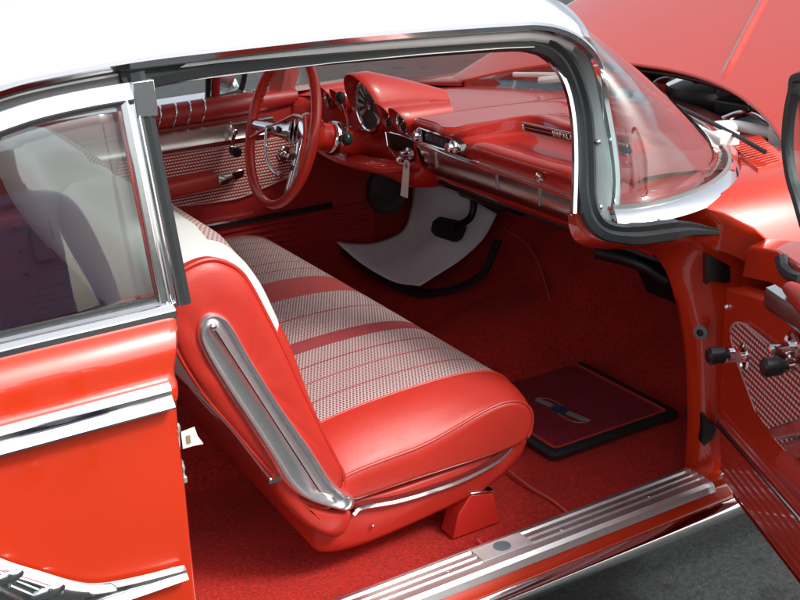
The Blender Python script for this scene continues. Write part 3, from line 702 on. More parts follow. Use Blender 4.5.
# glovebox lock button and emblem strip
mb = MB(); mb.lathe(pX(540.5, 177, .258), (-1, 0, .1), [(0, .011), (.008, .011), (.010, .007), (.010, 0)], 16); part(mb, 'glovebox_button', CHR, dash)
mb = MB(); mb.tube([pX(a, b_, .268) for a, b_ in ((470, 146.5), (482, 149.5), (500, 155), (530, 165), (575, 180))], .0022, 6); part(mb, 'glovebox_seam', BLK, dash)
st0, st1 = pX(525, 126.5, .372), pX(574, 137.5, .372); stp = [st0, st1, st1 + (st1 - st0) * 1.0]
mb = MB(); mb.sweep(stp, [(-.006, -.010), (.004, -.009), (.004, .009), (-.006, .010)], up=(-.4, 0, 1), mat=0)
mb.tube([stp[0] + V3((-.006, .0, .010)), stp[2] + V3((-.006, 0, .010))], .0028, 8, 1); mb.tube([stp[0] + V3((-.006, 0, -.009)), stp[2] + V3((-.006, 0, -.009))], .0015, 8, 1); mb.ball(stp[0] + V3((-.004, 0, 0)), (.006, .004, .012), 10, 1)
mb.tube([stp[0] + V3((-.007, -.01, .001)), lerp(stp[0], stp[1], .62) + V3((-.007, 0, .001))], .0016, 8, 1)
strip = part(mb, 'emblem_strip', [BLK, CHR], dash)
sd_ = (stp[1] - stp[0]).normalized()
lettering('emblem_lettering', 'IMPALA', lerp(stp[0], stp[1], .64) + V3((-.0085, 0, 0)), sd_, (-.35, 0, 1), .019, plain('silver lettering', (.85, .85, .83), .4, .2), strip, .0012, 'LEFT')
# gauge pods
def pod(c, R, Rd, L, over, name='gauge', taper=(1, 0)):
    x, y, z = c; N = 30
    def ring(xf, r, zc=0): return [V3((xf(k) if callable(xf) else xf, y + r * math.sin(2 * math.pi * k / N), z + zc + r * math.cos(2 * math.pi * k / N))) for k in range(N)]
    fr = lambda k: x - over * (.5 + .5 * math.cos(2 * math.pi * k / N)) ** 1.7 - .004
    mb = MB(); mb.grid([ring(x + L, R * taper[0], taper[1]), ring(x + L * .5, R * (1 + taper[0]) / 2 * 1.03, taper[1] * .42), ring(x, R * 1.01), ring(fr, R), ring(lambda k: fr(k) - .002, R * .975), ring(fr, R * .945), ring(x + .004, R * .93), ring(x + .016, Rd * 1.10)], 0, closeu=True)
    p_ = part(mb, 'instrument_hood', DRED, dash, sharp=50)
    mb = MB(); dx = x - .002; ax = V3((-1, 0, .0))
    mb.lathe((dx + .01, y, z - R * .06), ax, [(0, Rd * 1.10), (.014, Rd * 1.10), (.018, Rd * 1.04), (.016, Rd * .98), (.008, Rd * .95)], 30, 1, cap=False)
    mb.lathe((dx + .006, y, z - R * .06), ax, [(0, Rd), (.002, Rd), (.002, 0)], 30, 0)
    M_ = 11 if R > .06 else 5
    for k in range(M_):
        a = R_(lerp(-118, 118, k / (M_ - 1))); d = V3((0, -math.sin(a), math.cos(a))); cc = V3((dx + .002, y, z - R * .06))
        mb.sweep([cc + d * Rd * .45 if R > .06 else cc + d * Rd * .6, cc + d * Rd * .92], [(-.0022, -.001), (.0022, -.001), (.0022, .001), (-.0022, .001)], up=(-1, 0, 0), mat=2, scale=[.8, 3.0 if R > .06 else .8])
    mb.lathe((dx + .003, y, z - R * .06), ax, [(0, Rd * .16), (.004, Rd * .16), (.006, 0)], 14, 1)
    mb.sweep([(dx - .003, y, z - R * .06), (dx - .003, y + Rd * .55, z - R * .06 - Rd * .5)], [(-.0015, -.0008), (.0015, -.0008), (.0015, .0008), (-.0015, .0008)], up=(-1, 0, 0), mat=3)
    return part(mb, name, [plain('dial face', (.02, .03, .03), .6), CHR, plain('dial marks', (.33, .43, .42), .5), plain('needle red', (.6, .05, .02), .4)], p_)
pod((.262, .655, .978), .040, .027, .10, .035)
pod((.262, .563, .978), .040, .027, .10, .035)
pod((.258, .388, .990), .094, .070, .25, .050, 'speedometer', (.40, -.030))
pod((.262, .290 - .015, .970), .042, .028, .12, .035, taper=(.8, 0))
pod((.262, .190, .968), .042, .028, .14, .035, taper=(.8, 0))
# lower cluster body
mb = MB(); mb.surf([[(.24, .78, .86), (.22, .6, .86), (.20, .4, .855), (.22, .22, .86), (.27, .12, .86)], [(.20, .78, .85), (.17, .6, .845), (.160, .4, .84), (.19, .22, .845), (.262, .12, .85)], [(.21, .78, .825), (.19, .6, .82), (.18, .4, .815), (.205, .22, .82), (.275, .14, .83)], [(.34, .78, .80), (.34, .6, .79), (.34, .4, .79), (.34, .22, .80), (.36, .14, .81)]], 4, 4)
part(mb, 'column_cover', DRED, dash)
mb = MB(); mb.grid([[V3((x, y, z)) for y in (.76, .2, -.2, -.76)] for x, z in ((.33, .80), (.5, .74), (.75, .66), (1.0, .64))]); part(mb, 'lower_dash_panel', BLK, dash, solid=.01)
mb = MB(); mb.box((.50, .0, .775), (.26, .24, .06)); part(mb, 'heater_box', BLK, bevel=.02)
mb = MB(); mb.tube(cr([pX(598, 252, .44), pX(636, 262, .47), pX(668, 280, .52)], 5), .018, 10); part(mb, 'defroster_hose', BLK)

# ================================================================== steering wheel
SW = empty('steering_wheel', (-.017, .40, .957), car)
wn = V3((-math.cos(.31), 0, math.sin(.31))); wu = V3((math.sin(.31), 0, math.cos(.31))); wr_ = V3((0, -1, 0)); wc = V3((-.017, .40, .957))
def wp(a, r, d=0): return wr_ * (math.cos(R_(a)) * r) + wu * (math.sin(R_(a)) * r) + wn * d
def wpart(mb, name, mats, **k): return mb.build(name, mats, SW, **k)
mb = MB(); n = 72
mb.sweep([wp(a, .212) for a in [360 * k / n for k in range(n)]], [(math.cos(2 * math.pi * k / 12) * .0125, math.sin(2 * math.pi * k / 12) * .0155) for k in range(12)], up=wn, closed=True)
wpart(mb, 'rim', paint('wheel red', (.60, .030, .014), .35, .6, ior=1.45))
mb = MB()
GRIP = paint('grip red', (.55, .03, .02), .3)
for a0, a1_ in ((95, 165), (-75, 10)):
    mb = MB(); path = [wp(lerp(a0, a1_, k / 70), .2025, -.010) for k in range(71)]
    mb.tube(path, .0052, 8, rs=[.45 + .55 * abs(math.sin(k * math.pi / 5)) for k in range(71)]); wpart(mb, 'finger_grip', GRIP)
def spoke(a1):
    mb = MB(); A = [wp(a1 + 4, .200, -.004), wp(a1 + 7, .15, -.022), wp(a1 + 18, .08, -.046), wp(a1 + 45, .048, -.056)]
    B = [wp(a1 - 4, .200, -.004), wp(a1 - 6, .15, -.022), wp(a1 - 14, .08, -.046), wp(a1 - 45, .048, -.056)]
    A = cr(A, 4); B = cr(B, 4)
    mb.grid([[p + wn * .007 for p in A], A, [lerp(p, q, .5) - wn * .004 for p, q in zip(A, B)], B, [p + wn * .007 for p in B]])
    mb.grid([[p + wn * .009 for p in A], [p + wn * .012 for p in [lerp(p, q, .5) for p, q in zip(A, B)]], [p + wn * .009 for p in B]])
    return mb
HOLE = plain('spoke hole', (.03, .008, .008), .5)
for a1 in (184, -52):
    s_ = wpart(spoke(a1), 'spoke', [chrome('spoke chrome', (.78, .79, .80), .14, .15)], solid=.002)
    mb = MB()
    pass
    for r, d_ in ((.085, -.030), (.125, -.018)):
        mb = MB(); mb.lathe(wp(a1 + 2, r, d_), wn, [(0, .010), (.004, .010), (.004, .0)], 16); mb.build('spoke_hole', HOLE, s_)
mb = MB(); mb.tube([wp(a1 + 9, r, d + .006) for a1, r, d in ((187, .2, -.002), (180, .15, -.018), (162, .09, -.042), (120, .055, -.055), (45, .055, -.055), (-8, .085, -.042), (-36, .15, -.018), (-43, .2, -.002))], .006, 8)
wpart(mb, 'spoke_rail', paint('rail red', (.5, .02, .012), .3))
mb = MB(); mb.tube([wp(a, .128, -.012) for a in [lerp(184, 282, k / 24) for k in range(25)]], .0048, 10); mb.tube([wp(184, .128, -.012), wp(186, .10, -.03)], .005, 8); mb.tube([wp(284, .128, -.012), wp(274, .122, -.013)], .008, 8)
wpart(mb, 'horn_ring', CHR)
mb = MB(); mb.lathe(wp(0, 0, -.112), wn, [(0, .050), (.02, .058), (.04, .060), (.052, .050), (.058, .03), (.060, 0)], 28, 0, matf=lambda i, j: 0 if i < 4 else 1)
wpart(mb, 'hub', [paint('hub red', (.5, .02, .012), .3), CHR])
mb = MB(); mb.lathe(wc + wn * -.05, -wn, [(.055, .044), (.058, .043), (.06, .040), (.10, .038), (.101, .046), (.108, .050), (.128, .050), (.134, .046), (.135, .040), (.35, .040)], 28, 0, matf=lambda i, j: 1 if 4 <= i <= 7 else 0)
colm = part(mb, 'steering_column', [DRED, CHR])
mb = MB(); lv = [pY(345, 135, .33), pY(349, 128, .32), pY(346, 112, .31), pY(342, 100, .30)]
mb.tube(cr(lv, 5), .0055, 8, 0); mb.lathe(pY(342, 103, .30), (pY(340, 95, .30) - pY(342, 103, .30)), [(0, .010), (.012, .014), (.026, .013), (.032, .006), (.033, 0)], 14, 1); mb.ball(pY(347, 139, .32), (.017, .017, .019), 14, 2)
part(mb, 'gear_lever', [CHR, BLK, plain('dark green knob', (.012, .035, .03), .2)], colm)
mb = MB(); mb.tube(cr([V3((.36, .40, .83)), V3((.55, .40, .72)), V3((.80, .41, .58))], 3), .038, 14); part(mb, 'column_jacket', BLK)
# brake pedal
mb = MB(); pc_ = pY(448, 229, .40); rot = Matrix.Rotation(R_(48), 3, 'Y')
mb.prism([pY(a, b_, .40) for a, b_ in ((430, 231), (432, 221), (439, 216), (462, 221), (465, 226), (460, 238), (454, 242), (434, 236))], (.018, .012, -.01), 0); part(mb, 'brake_pedal', RUB, bevel=.005)
mb = MB(); mb.lathe(pY(388, 190, .66), (-.75, -.45, .35), [(0, .080), (.010, .078), (.014, .06), (.010, .05), (.012, 0)], 28); part(mb, 'pedal_opening_plate', BLK)
mb = MB(); mb.tube(cr([pc_ + V3((.02, 0, .0)), pY(470, 218, .40), pY(474, 200, .41), pY(472, 186, .43), V3((.62, .42, .80))], 5), .012, 8); part(mb, 'pedal_arm', BLK)

# ================================================================== front seat
seat = empty('front_seat', (-.3, 0, .27), car)
def spart(mb, name, mats, parent=seat, **k):
    o = mb.build(name, mats, None, **k); o.parent = parent; o.matrix_parent_inverse = Matrix.Translation(-Vector((-.3, 0, .27))) if parent is seat else Matrix.Translation(Vector((0, 0, 0))); return o
YS = -.74
def endprof(pix, y): return [(q.x, q.z) for q in (pY(a, b_, y) for a, b_ in pix)]
def rounded(profile, ylist, mat=None, matf=None, n=4, lift=0):
    """closed XZ profile carried along Y; ylist = (y, scale)"""
    pts = cr([V3((x, 0, z)) for x, z in profile], n, closed=True); cx = sum(p.x for p in pts) / len(pts); cz = sum(p.z for p in pts) / len(pts)
    mb = MB(); rows = []
    for y, s_, *e in ylist:
        dz = e[0] if e else 0; sz = e[1] if len(e) > 1 else s_
        def fz(p):
            f_ = max(0, min(1, (p.x + .30) / .33)); f_ = f_ * f_ * (3 - 2 * f_) * lift; return cz + (p.z - cz) * (sz + (1 - sz) * .62 * f_) + dz * (1 - .75 * f_)
        rows.append([V3((cx + (p.x - cx) * s_, y, fz(p))) for p in pts])
    mb.grid(rows, 0, closeu=True, matf=matf)
    for r in (rows[0], rows[-1]):
        b_ = len(mb.v); mb.v += [tuple(q) for q in r]; mb.face(list(range(b_, b_ + len(r))), 0)
    return mb, len(pts)
# cushion
CP = [(-.47, .44), (-.49, .52), (-.46, .575), (-.36, .598), (-.2, .606), (-.08, .600), (-.01, .580), (.028, .540), (.030, .49), (.005, .452), (-.1, .440), (-.3, .435)]
yl = [(-.754, .85, -.040, .16), (-.753, .885, -.038, .30), (-.748, .905, -.034, .40), (-.735, .935, -.028, .52), (-.71, .970, -.017, .70), (-.68, .996, -.008, .87), (-.645, 1.0, -.002, .97), (-.60, 1.0, 0, 1.0)]
yl = yl + [(lerp(-.55, .55, k / 14), 1.0, .006 * math.sin(math.pi * k / 14), 1.0) for k in range(15)] + [(-q[0],) + q[1:] for q in reversed(yl)]
npf = len(CP) * 4
def cm(i, j):
    y = (yl[i][0] + yl[i + 1][0]) / 2
    return 1 if abs(y) < .647 and 4 <= j <= 27 else 0
mb, _ = rounded(CP, yl, matf=cm, lift=1)
cush = spart(mb, 'seat_cushion', [VRED, SEATW], sharp=70)
def along(profile, y, s_, j0, j1, off=.002, n=4, dz=0, sz=None):
    pts = cr([V3((x, 0, z)) for x, z in profile], n, closed=True); cx = sum(p.x for p in pts) / len(pts); cz = sum(p.z for p in pts) / len(pts)
    def fz(p):
        f_ = max(0, min(1, (p.x + .30) / .33)); f_ = f_ * f_ * (3 - 2 * f_); z_ = sz or s_; return cz + (p.z - cz) * (z_ + (1 - z_) * .62 * f_ + off) + dz * (1 - .75 * f_)
    return [V3((cx + (p.x - cx) * (s_ + off), y, fz(p))) for p in pts[j0:j1]]
mb = MB(); mb.tube(along(CP, -.749, .905, 5, 36, .004, dz=-.034, sz=.40), .0035, 8)
spart(mb, 'cushion_piping', VRED)
mb = MB(); mb.tube(along(CP, .645, 1.0, 7, 28, .004, dz=-.002, sz=.97), .0026, 8); spart(mb, 'cushion_piping', VRED)
mb = MB(); mb.tube(along(CP, -.645, 1.0, 7, 28, .004, dz=-.002, sz=.97), .0026, 8); spart(mb, 'cushion_piping', VRED)
# base valance with chrome strip
mb = MB(); VP_ = [(-.50, .36), (-.47, .44), (-.3, .437), (-.1, .443), (.0, .458), (.012, .44), (-.02, .40), (-.10, .365), (-.25, .345), (-.42, .335)]
mb, _ = rounded(VP_, [(-.735, .8), (-.730, .97), (-.72, 1.0), (0, 1.0), (.72, 1), (.73, .97)])
spart(mb, 'seat_base', VRED, sharp=60)
mb = MB(); cs = [pY(a, b_, -.745) for a, b_ in ((352, 513), (361, 506), (395, 500), (430, 490), (465, 477), (495, 461), (512, 447))]
mb.sweep(cr(cs, 5), [(-.006, -.007), (.006, -.007), (.009, 0), (.006, .007), (-.006, .007)], up=(0, -.4, 1), scale=[1.0] * 6 + [1] * 20 + [lerp(1, .3, k / 5) for k in range(5)])
spart(mb, 'base_chrome_strip', CHR)
mb = MB(); mb.ball(pY(373, 526, -.742), .004, 8); spart(mb, 'base_screw', CHR)
# backrests (split bench)
BP = endprof([(345, 478), (336, 450), (315, 400), (296, 348), (281, 316), (262, 277), (243, 256), (216, 249), (190, 253), (166, 266), (157, 298), (168, 345), (196, 392), (236, 440), (276, 484), (300, 505), (326, 512)], YS)
def backrest(ya, yb):
    d = 1 if yb > ya else -1
    yl2 = [(ya, .72), (ya + .006 * d, .86), (ya + .022 * d, .935), (ya + .05 * d, .975), (ya + .09 * d, 1.0)]
    yr = [(yb - (y - ya), s_) for y, s_, *_e in yl2][::-1]
    mid = [(lerp(ya + .15 * d, yb - .15 * d, k / 5), 1.01, .012) for k in range(6)]
    ylx = yl2 + mid + yr
    NJ = len(BP) * 4
    def mf(i, j):
        y = (ylx[i][0] + ylx[i + 1][0]) / 2; e = min(abs(y - ya), abs(y - yb)); k = j / 4
        if e < .017: return 1 if 3.9 < k < 11.5 else 0
        if 2.6 < k < 6.6 and e < .085: return 1
        if k < 6.6 and e > .085: return 2          # cloth front and over the top
        if k < 2.6: return 0                   # red bolster low on the front
        if k > 12.6: return 3
        return 1
    mb, _ = rounded(BP, ylx, matf=mf)
    o = spart(mb, 'backrest', [VRED, VWHT, BACKW, VDRED], sharp=70)
    return o, yl2
bk, yl2 = backrest(YS - .012, .03)
bk2, _ = backrest(.76, .05)
def bchild(mb, name, mats, p=bk, **k):
    o = mb.build(name, mats, None, **k); o.parent = p; o.matrix_parent_inverse = p.matrix_parent_inverse.copy(); o.matrix_parent_inverse = Matrix.Identity(4); return o
# red side panel of the passenger backrest with piping
SP = [(343, 480), (333, 455), (306, 400), (284, 352), (265, 314), (249, 284), (236, 268), (214, 259), (192, 264), (174, 278), (166, 304), (174, 345), (201, 390), (240, 437), (280, 482), (303, 500), (327, 506)]
mb = MB(); ctr = pY(250, 380, YS - .03); o_ = cr([pY(a, b_, YS - .012) for a, b_ in SP], 5, closed=True)
rows = []
for t, dy in ((0, .02), (0, .0), (.03, -.008), (.10, -.014), (.3, -.017), (.6, -.018), (.96, -.018)): rows.append([lerp(p, V3((ctr.x, p.y, ctr.z)), t) + V3((0, dy + .003 * noise.noise(p * 14) * (t > .05), 0)) for p in o_])
mb.grid(rows, closeu=True); mb.face([len(mb.v) - len(o_) + k for k in range(len(o_))])
bchild(mb, 'side_panel', VRED, sharp=60)
mb = MB(); mb.tube([p + V3((0, -.004, 0)) for p in o_], .0042, 8, closed=True); bchild(mb, 'side_piping', VRED)
# chrome side shield
SH = [(355, 499), (345, 493), (330, 478), (310, 447), (280, 405), (250, 357), (235, 330), (226, 318), (213, 313), (202, 318), (198, 332), (202, 350), (222, 385), (252, 430), (275, 466), (286, 484), (300, 496), (325, 506), (350, 511)]
mb = MB(); yy = YS - .034; o_ = cr([pY(a, b_, yy) for a, b_ in SH], 4, closed=True); N_ = len(o_)
ax0, ax1 = pY(213, 328, yy), pY(318, 490, yy)
def toaxis(p, t):
    d = ax1 - ax0; k = max(0, min(1, (p - ax0).dot(d) / d.length_squared)); return lerp(p, ax0 + d * k, t)
rows = [[toaxis(p, t) + V3((0, dy, 0)) for p in o_] for t, dy in ((0, .022), (0, .004), (.05, -.003), (.16, -.007), (.26, -.006), (.32, -.001), (.36, .002), (.62, .001), (.84, -.004), (.97, -.008))]
mb.grid(rows, closeu=True, mat=0); bchild(mb, 'side_shield', plain('shield metal', (.82, .83, .84), .27, .92), sharp=50)
mb = MB(); mb.ball(pY(213, 327, yy - .006), (.007, .005, .007), 12); bchild(mb, 'shield_screw', CHR)
# lower hinge shell
mb = MB(); HS = [(290, 494), (326, 508), (352, 513), (346, 533), (330, 538), (306, 526), (290, 512), (278, 496), (270, 476), (262, 452)]
o_ = cr([pY(a, b_, YS - .015) for a, b_ in HS], 4, closed=True); ctr = pY(312, 512, YS)
mb.grid([[lerp(p, V3((ctr.x, p.y, ctr.z)), t) + V3((0, dy, 0)) for p in o_] for t, dy in ((0, .06), (0, .01), (.12, -.008), (.5, -.014), (.97, -.014))], closeu=True)
spart(mb, 'hinge_shell', VRED, sharp=60)
mb = MB(); mb.tube(cr([pY(a, b_, YS - .02) for a, b_ in ((196, 392), (230, 428), (262, 468), (272, 480))], 4), .003, 8, 0); mb.box(pY(275, 479, YS - .02), (.03, .012, .008), 0); bchild(mb, 'lower_back_bead', CHR)
# track cover by the sill
tc_ = [(437, 540), (437, 520), (444, 500), (453, 491), (462, 490), (493, 502), (491, 517), (470, 532), (452, 541)]
mb = MB(); o_ = [V3((-.190, -.735, .275)), V3((-.172, -.735, .330)), V3((-.140, -.735, .365)), V3((-.085, -.735, .352)), V3((-.068, -.735, .275))]
mb.prism(o_, (0, .05, 0)); mb.prism([V3((-.142, -.738, .3672)), V3((-.083, -.738, .3542)), V3((-.083, -.685, .3542)), V3((-.142, -.685, .3672))], (0, 0, .005), 1)
part(mb, 'seat_track_cover', [plain('red moulded plastic', (.52, .025, .018), .3), CHR], bevel=.008)
# rear seat
rs = empty('rear_seat', (-1.35, 0, .3), car)
def rpart(mb, name, mats, **k):
    o = mb.build(name, mats, None, **k); o.parent = rs; o.matrix_parent_inverse = Matrix.Translation(-Vector((-1.35, 0, .3))); return o
mb, _ = rounded([(-1.42, .45), (-1.4, .60), (-1.25, .635), (-1.02, .645), (-.90, .62), (-.87, .52), (-.9, .42), (-1.2, .42)], [(-.72, .8), (-.70, .95), (-.6, 1), (0, 1.02), (.6, 1), (.70, .95), (.72, .8)], matf=lambda i, j: 1 if 0 < i < 5 else 0)
rpart(mb, 'seat_cushion', [VRED, BACKW])
mb, _ = rounded([(-1.42, .60), (-1.30, .64), (-1.42, .85), (-1.50, .98), (-1.58, 1.0), (-1.70, .95), (-1.62, .6)], [(-.74, .8), (-.72, .95), (-.6, 1), (0, 1.02), (.6, 1), (.72, .95), (.74, .8)])
rpart(mb, 'backrest', VRED)
mb = MB(); mb.grid([[V3((x, y, z)) for y in (-.8, 0, .8)] for x, z in ((-1.56, .98), (-2.3, .98))]); part(mb, 'parcel_shelf', VDRED, solid=.02)

# ================================================================== passenger door (wide open)
DO = V3((.314, -.982, .5)); DN = V3((-.92, .39, 0)).normalized(); DD = V3((-.39, -.92, 0)).normalized(); UP = V3((0, 0, 1))
def dp(px, py, off=0): return pN(px, py, DO + DN * off, DN)
def dq(s_, z, off=0): q = DO + DD * s_ + DN * off; return V3((q.x, q.y, z))
pl_ = dp(722, 479); z_bot = pl_.z
out = [dp(726, 288), dp(721, 350), dp(719, 420), dp(721, 478)]
out += [dq(1.12, z_bot - .0), dq(1.12, .80), dp(800, 312)]
mb = MB(); mb.prism(out, -DN * .05, 0)
# outer skin
rows = []
for off, z in ((-.05, .30), (-.12, .30), (-.16, .40), (-.185, .58), (-.19, .74), (-.188, .80), (-.175, .855), (-.14, .90), (-.10, .915), (-.06, .90), (-.05, .84)):
    rows.append([dq(s_, z + (.0 if z < .84 else -.03 * max(0, .12 - s_) / .12), off) for s_ in (-.035, .0, .1, .3, .7, 1.12)])
mb.grid(rows); 
for r in (0, -1):
    b_ = len(mb.v); mb.v += [tuple(rw[r]) for rw in rows]; mb.face(list(range(b_, b_ + len(rows))))
pdoor = part(mb, 'passenger_door', RED, sharp=50, bevel=.004)
mb = MB(); mb.sweep([dp(768, 296, .012), dp(800, 318, .012), dq(1.1, .835, .012)], [(-.012, -.020), (.004, -.022), (.008, -.012), (.004, .016), (-.012, .020)], up=UP); part(mb, 'trim_band', chrome('near door band', (.70, .74, .73), .22, .12), pdoor)
mb = MB(); mb.sweep([dp(790, 288, 0) , dq(.45, .895, 0), dq(1.1, .90, 0)], [(math.cos(R_(k)) * .040, math.sin(R_(k)) * .034) for k in range(0, 360, 24)], scale=[.35, 1, 1]); part(mb, 'padded_sill', VRED, pdoor)
ins = cr([dp(a, b_, .006) for a, b_ in ((756, 412), (748, 390), (737, 360), (731, 335), (733, 325), (741, 323), (755, 332), (775, 348), (800, 368))], 4) + [dq(.9, .70, .006), dq(1.0, .60, .006), dq(.9, .52, .006), dp(800, 468, .006), dp(775, 440, .006)]
mb = MB(); mb.prism(ins, -DN * .010)
# UVs of this insert follow the door plane
for k, (fc, uv) in enumerate(zip(mb.f, mb.uv)):
    mb.uv[k] = [((Vector(mb.v[i]) - DO).dot(DD), mb.v[i][2]) for i in fc]
part(mb, 'cloth_insert', weave('near door cloth', .0115, 'door'), pdoor)
mb = MB(); mb.tube(ins[:-5], .0025, 6); part(mb, 'insert_piping', plain('pale piping', (.55, .30, .28), .5), pdoor)
for hub_px, knob_px in (((746, 357), (722, 355)), ((794, 346), (779, 366))):
    hc = dp(*hub_px, .004); kd_ = dp(*knob_px, .070) - DN * .066 - hc; crank(hc, DN, kd_, pdoor, kd_.length)
mb = MB(); mb.sweep([dp(719, 422, .004), dp(760, 469, .004), dp(800, 516, .004), dq(1.1, .50, .004)], [(-.004, -.008), (.004, -.008), (.006, 0), (.004, .006), (-.004, .006)], up=UP, mat=0); mb.sweep([dp(718, 424.5, .006), dp(759, 471.5, .006), dp(800, 519, .006)], [(-.002, -.003), (.004, -.003), (.004, .003), (-.002, .003)], up=UP, mat=1)
part(mb, 'lower_trim_strip', [CHR, BLK], pdoor)
mb = MB(); mb.prism([dp(a, b_, .045) for a, b_ in ((767, 430), (771, 427), (845, 404), (845, 427), (776, 440), (771, 438))], -DN * .03); part(mb, 'door_handle', CHB, pdoor, bevel=.004)
mb = MB(); mb.prism([dp(a, b_, .040) for a, b_ in ((780, 443), (845, 430), (845, 452), (798, 460), (790, 456))], -DN * .035); part(mb, 'armrest_cap', CHB, pdoor, bevel=.004)
mb = MB(); mb.sweep([dp(792, 462, .03), dq(.42, dp(800, 470, .03).z, .03), dq(.8, dp(800, 470, .03).z + .02, .03)], [(-.03, -.028), (.024, -.028), (.034, 0), (.024, .024), (-.03, .024)], up=UP); part(mb, 'armrest', VRED, pdoor, bevel=.006)
mb = MB()
for k in range(8): mb.sweep([dq(s_, z_bot + .022 + .018 * k, .001) for s_ in (.02, 1.1)], [(-.002, -.007), (.0016, -.002), (.0016, .002), (-.002, .007)], up=UP)
part(mb, 'ribbed_panel', VRED, pdoor)
for px, py in ((727, 307), (723, 474)):
    mb = MB(); mb.ball(dp(px, py, .002), .006, 10); part(mb, 'panel_screw', CHR, pdoor)
# vent window frame of the open door
mb = MB(); vf = [dp(800, 76, -.06), dp(794, 92, -.06), dp(789, 120, -.06), dp(788, 150, -.06), dp(792, 178, -.06), dp(798, 198, -.06), dp(806, 226, -.06)]
mb.sweep(cr([vf[0] + V3((-.06, -.14, .02))] + vf, 5), [(-.007, -.008), (.005, -.010), (.009, 0), (.005, .010), (-.007, .008)], up=DN)
part(mb, 'vent_window_frame', RUB, pdoor)
mb = MB(); mb.grid([[vf[k] + DD * d * .32 + V3((0, 0, 0)) for d in (.02, 1)] for k in range(1, 6)]); part(mb, 'vent_glass', GLS, pdoor, solid=.004)
mb = MB(); mb.tube(cr([dp(781, 256, -.05), dp(784, 268, -.05), dp(792, 276, -.05), dp(803, 280, -.05)], 5), .012, 8); part(mb, 'door_top_seal', RUB, pdoor)

# ================================================================== loose things
# floor mat
mb = MB(); X0, X1, Y0, Y1 = .180, .575, -.585, -.10
def rr(x0, x1, y0, y1, r, z, n=5):
    P = []
    for cx, cy, a0 in ((x1 - r, y1 - r, 0), (x0 + r, y1 - r, 90), (x0 + r, y0 + r, 180), (x1 - r, y0 + r, 270)):
        for k in range(n + 1): a = R_(a0 + 90 * k / n); P.append(V3((cx + r * math.cos(a), cy + r * math.sin(a), z)))
    return P
zt = .279
rings = [rr(X0, X1, Y0, Y1, .02, zt), rr(X0 - .002, X1 + .002, Y0 - .002, Y1 + .002, .02, zt + .010), rr(X0 + .004, X1 - .004, Y0 + .004, Y1 - .004, .02, zt + .015), rr(X0 + .022, X1 - .022, Y0 + .022, Y1 - .022, .012, zt + .015), rr(X0 + .024, X1 - .024, Y0 + .024, Y1 - .024, .012, zt + .013), rr(X0 + .033, X1 - .033, Y0 + .033, Y1 - .033, .01, zt + .0135)]
mb.grid(rings, closeu=True, matf=lambda i, j: 0 if i < 3 else 1); b_ = len(mb.v); mb.v += [tuple(p) for p in rings[-1]]; mb.face(list(range(b_, b_ + len(rings[-1]))), 2)
mo = V3(((X0 + X1) / 2, (Y0 + Y1) / 2, zt))
fm = mb.build('floor_mat', [RUB, plain('mat welt', (.60, .04, .03), .8), carpet('mat maroon', (.42, .020, .042))], None, origin=mo)
tag(fm, 'dark red floor mat with black rubber border and a chrome and blue emblem', 'floor mat')
def mpart(mb, name, mats):
    o = mb.build(name, mats, None, origin=mo); o.parent = fm; o.location = (0, 0, 0); return o
ec = pZ(560.5, 410, zt + .016); e0 = pZ(533, 399.5, zt + .016); e1 = pZ(587, 422.5, zt + .016); ed = (e1 - e0).normalized(); en = V3((-ed.y, ed.x, 0)); hl = (e1 - e0).length / 2
def ep(a, b_, z=0): return ec + ed * (a * hl) + en * (b_) + V3((0, 0, z))
mb = MB()
for sg in (-1, 1): mb.prism([ep(sg * .20, -.008), ep(sg * .22, .008), ep(sg * .98, .008), ep(sg * .88, -.008)], (0, 0, .003), 0)
mpart(mb, 'emblem_bar', CHR if False else plain('emblem silver', (.70, .72, .72), .25, .6))
mb = MB(); mb.prism([ep(-.28, -.008), ep(-.16, -.014), ep(.16, -.014), ep(.28, -.008), ep(.26, .008), ep(.16, .014), ep(-.16, .014), ep(-.26, .008)], (0, 0, .004), 0); mpart(mb, 'emblem_centre', plain('emblem blue', (.03, .07, .16), .3))
mb = MB(); mb.tube(cr([ep(.05, -.018), ep(.5, -.026), ep(.80, -.023), ep(.97, -.006), ep(.98, .010)], 5), .002, 6); mb.tube(cr([ep(-.05, .018), ep(-.45, .026), ep(-.75, .024), ep(-.95, .008)], 5), .002, 6); mpart(mb, 'emblem_outline', plain('emblem copper', (.45, .16, .10), .4, .3))
# paper mat in the driver's footwell
mb = MB(); pts = [[pY(414, 178, .70), pY(434, 184, .62), pY(458, 192, .54), pY(497, 214, .42)],
                  [pY(411, 208, .71), pY(428, 212, .62), pY(450, 218, .53), pY(484, 238, .42)],
                  [pY(402, 231, .72), pY(418, 238, .63), pY(436, 243, .52), pY(462, 259, .42)],
                  [pY(372, 243, .735), pY(390, 258, .64), pY(414, 266, .53), pY(436, 276, .43)],
                  [pY(336, 242, .75), pY(362, 264, .65), pY(394, 282, .53), pY(420, 286, .44)]]
mb.surf(pts, 6, 6)
pm = mb.build('paper_mat', PAPER, None, origin=(.35, .58, .45), solid=.0015); tag(pm, 'crumpled white paper mat lying in the driver footwell under the pedal', 'paper mat')
# black rubber mat edge under the paper
mb = MB(); q_ = [pY(342, 250, .74), pY(380, 278, .60), pY(425, 294, .44), pY(478, 279, .33), pY(500, 240, .33)]
mb.sweep(cr(q_, 6), [(-.022, -.006), (.008, -.006), (.008, .004), (-.022, .004)], up=(-.4, 0, 1)); o = mb.build('rubber_mat', RUB, None, origin=q_[2]); tag(o, 'black rubber mat edge showing below the white paper in the driver footwell', 'floor mat')
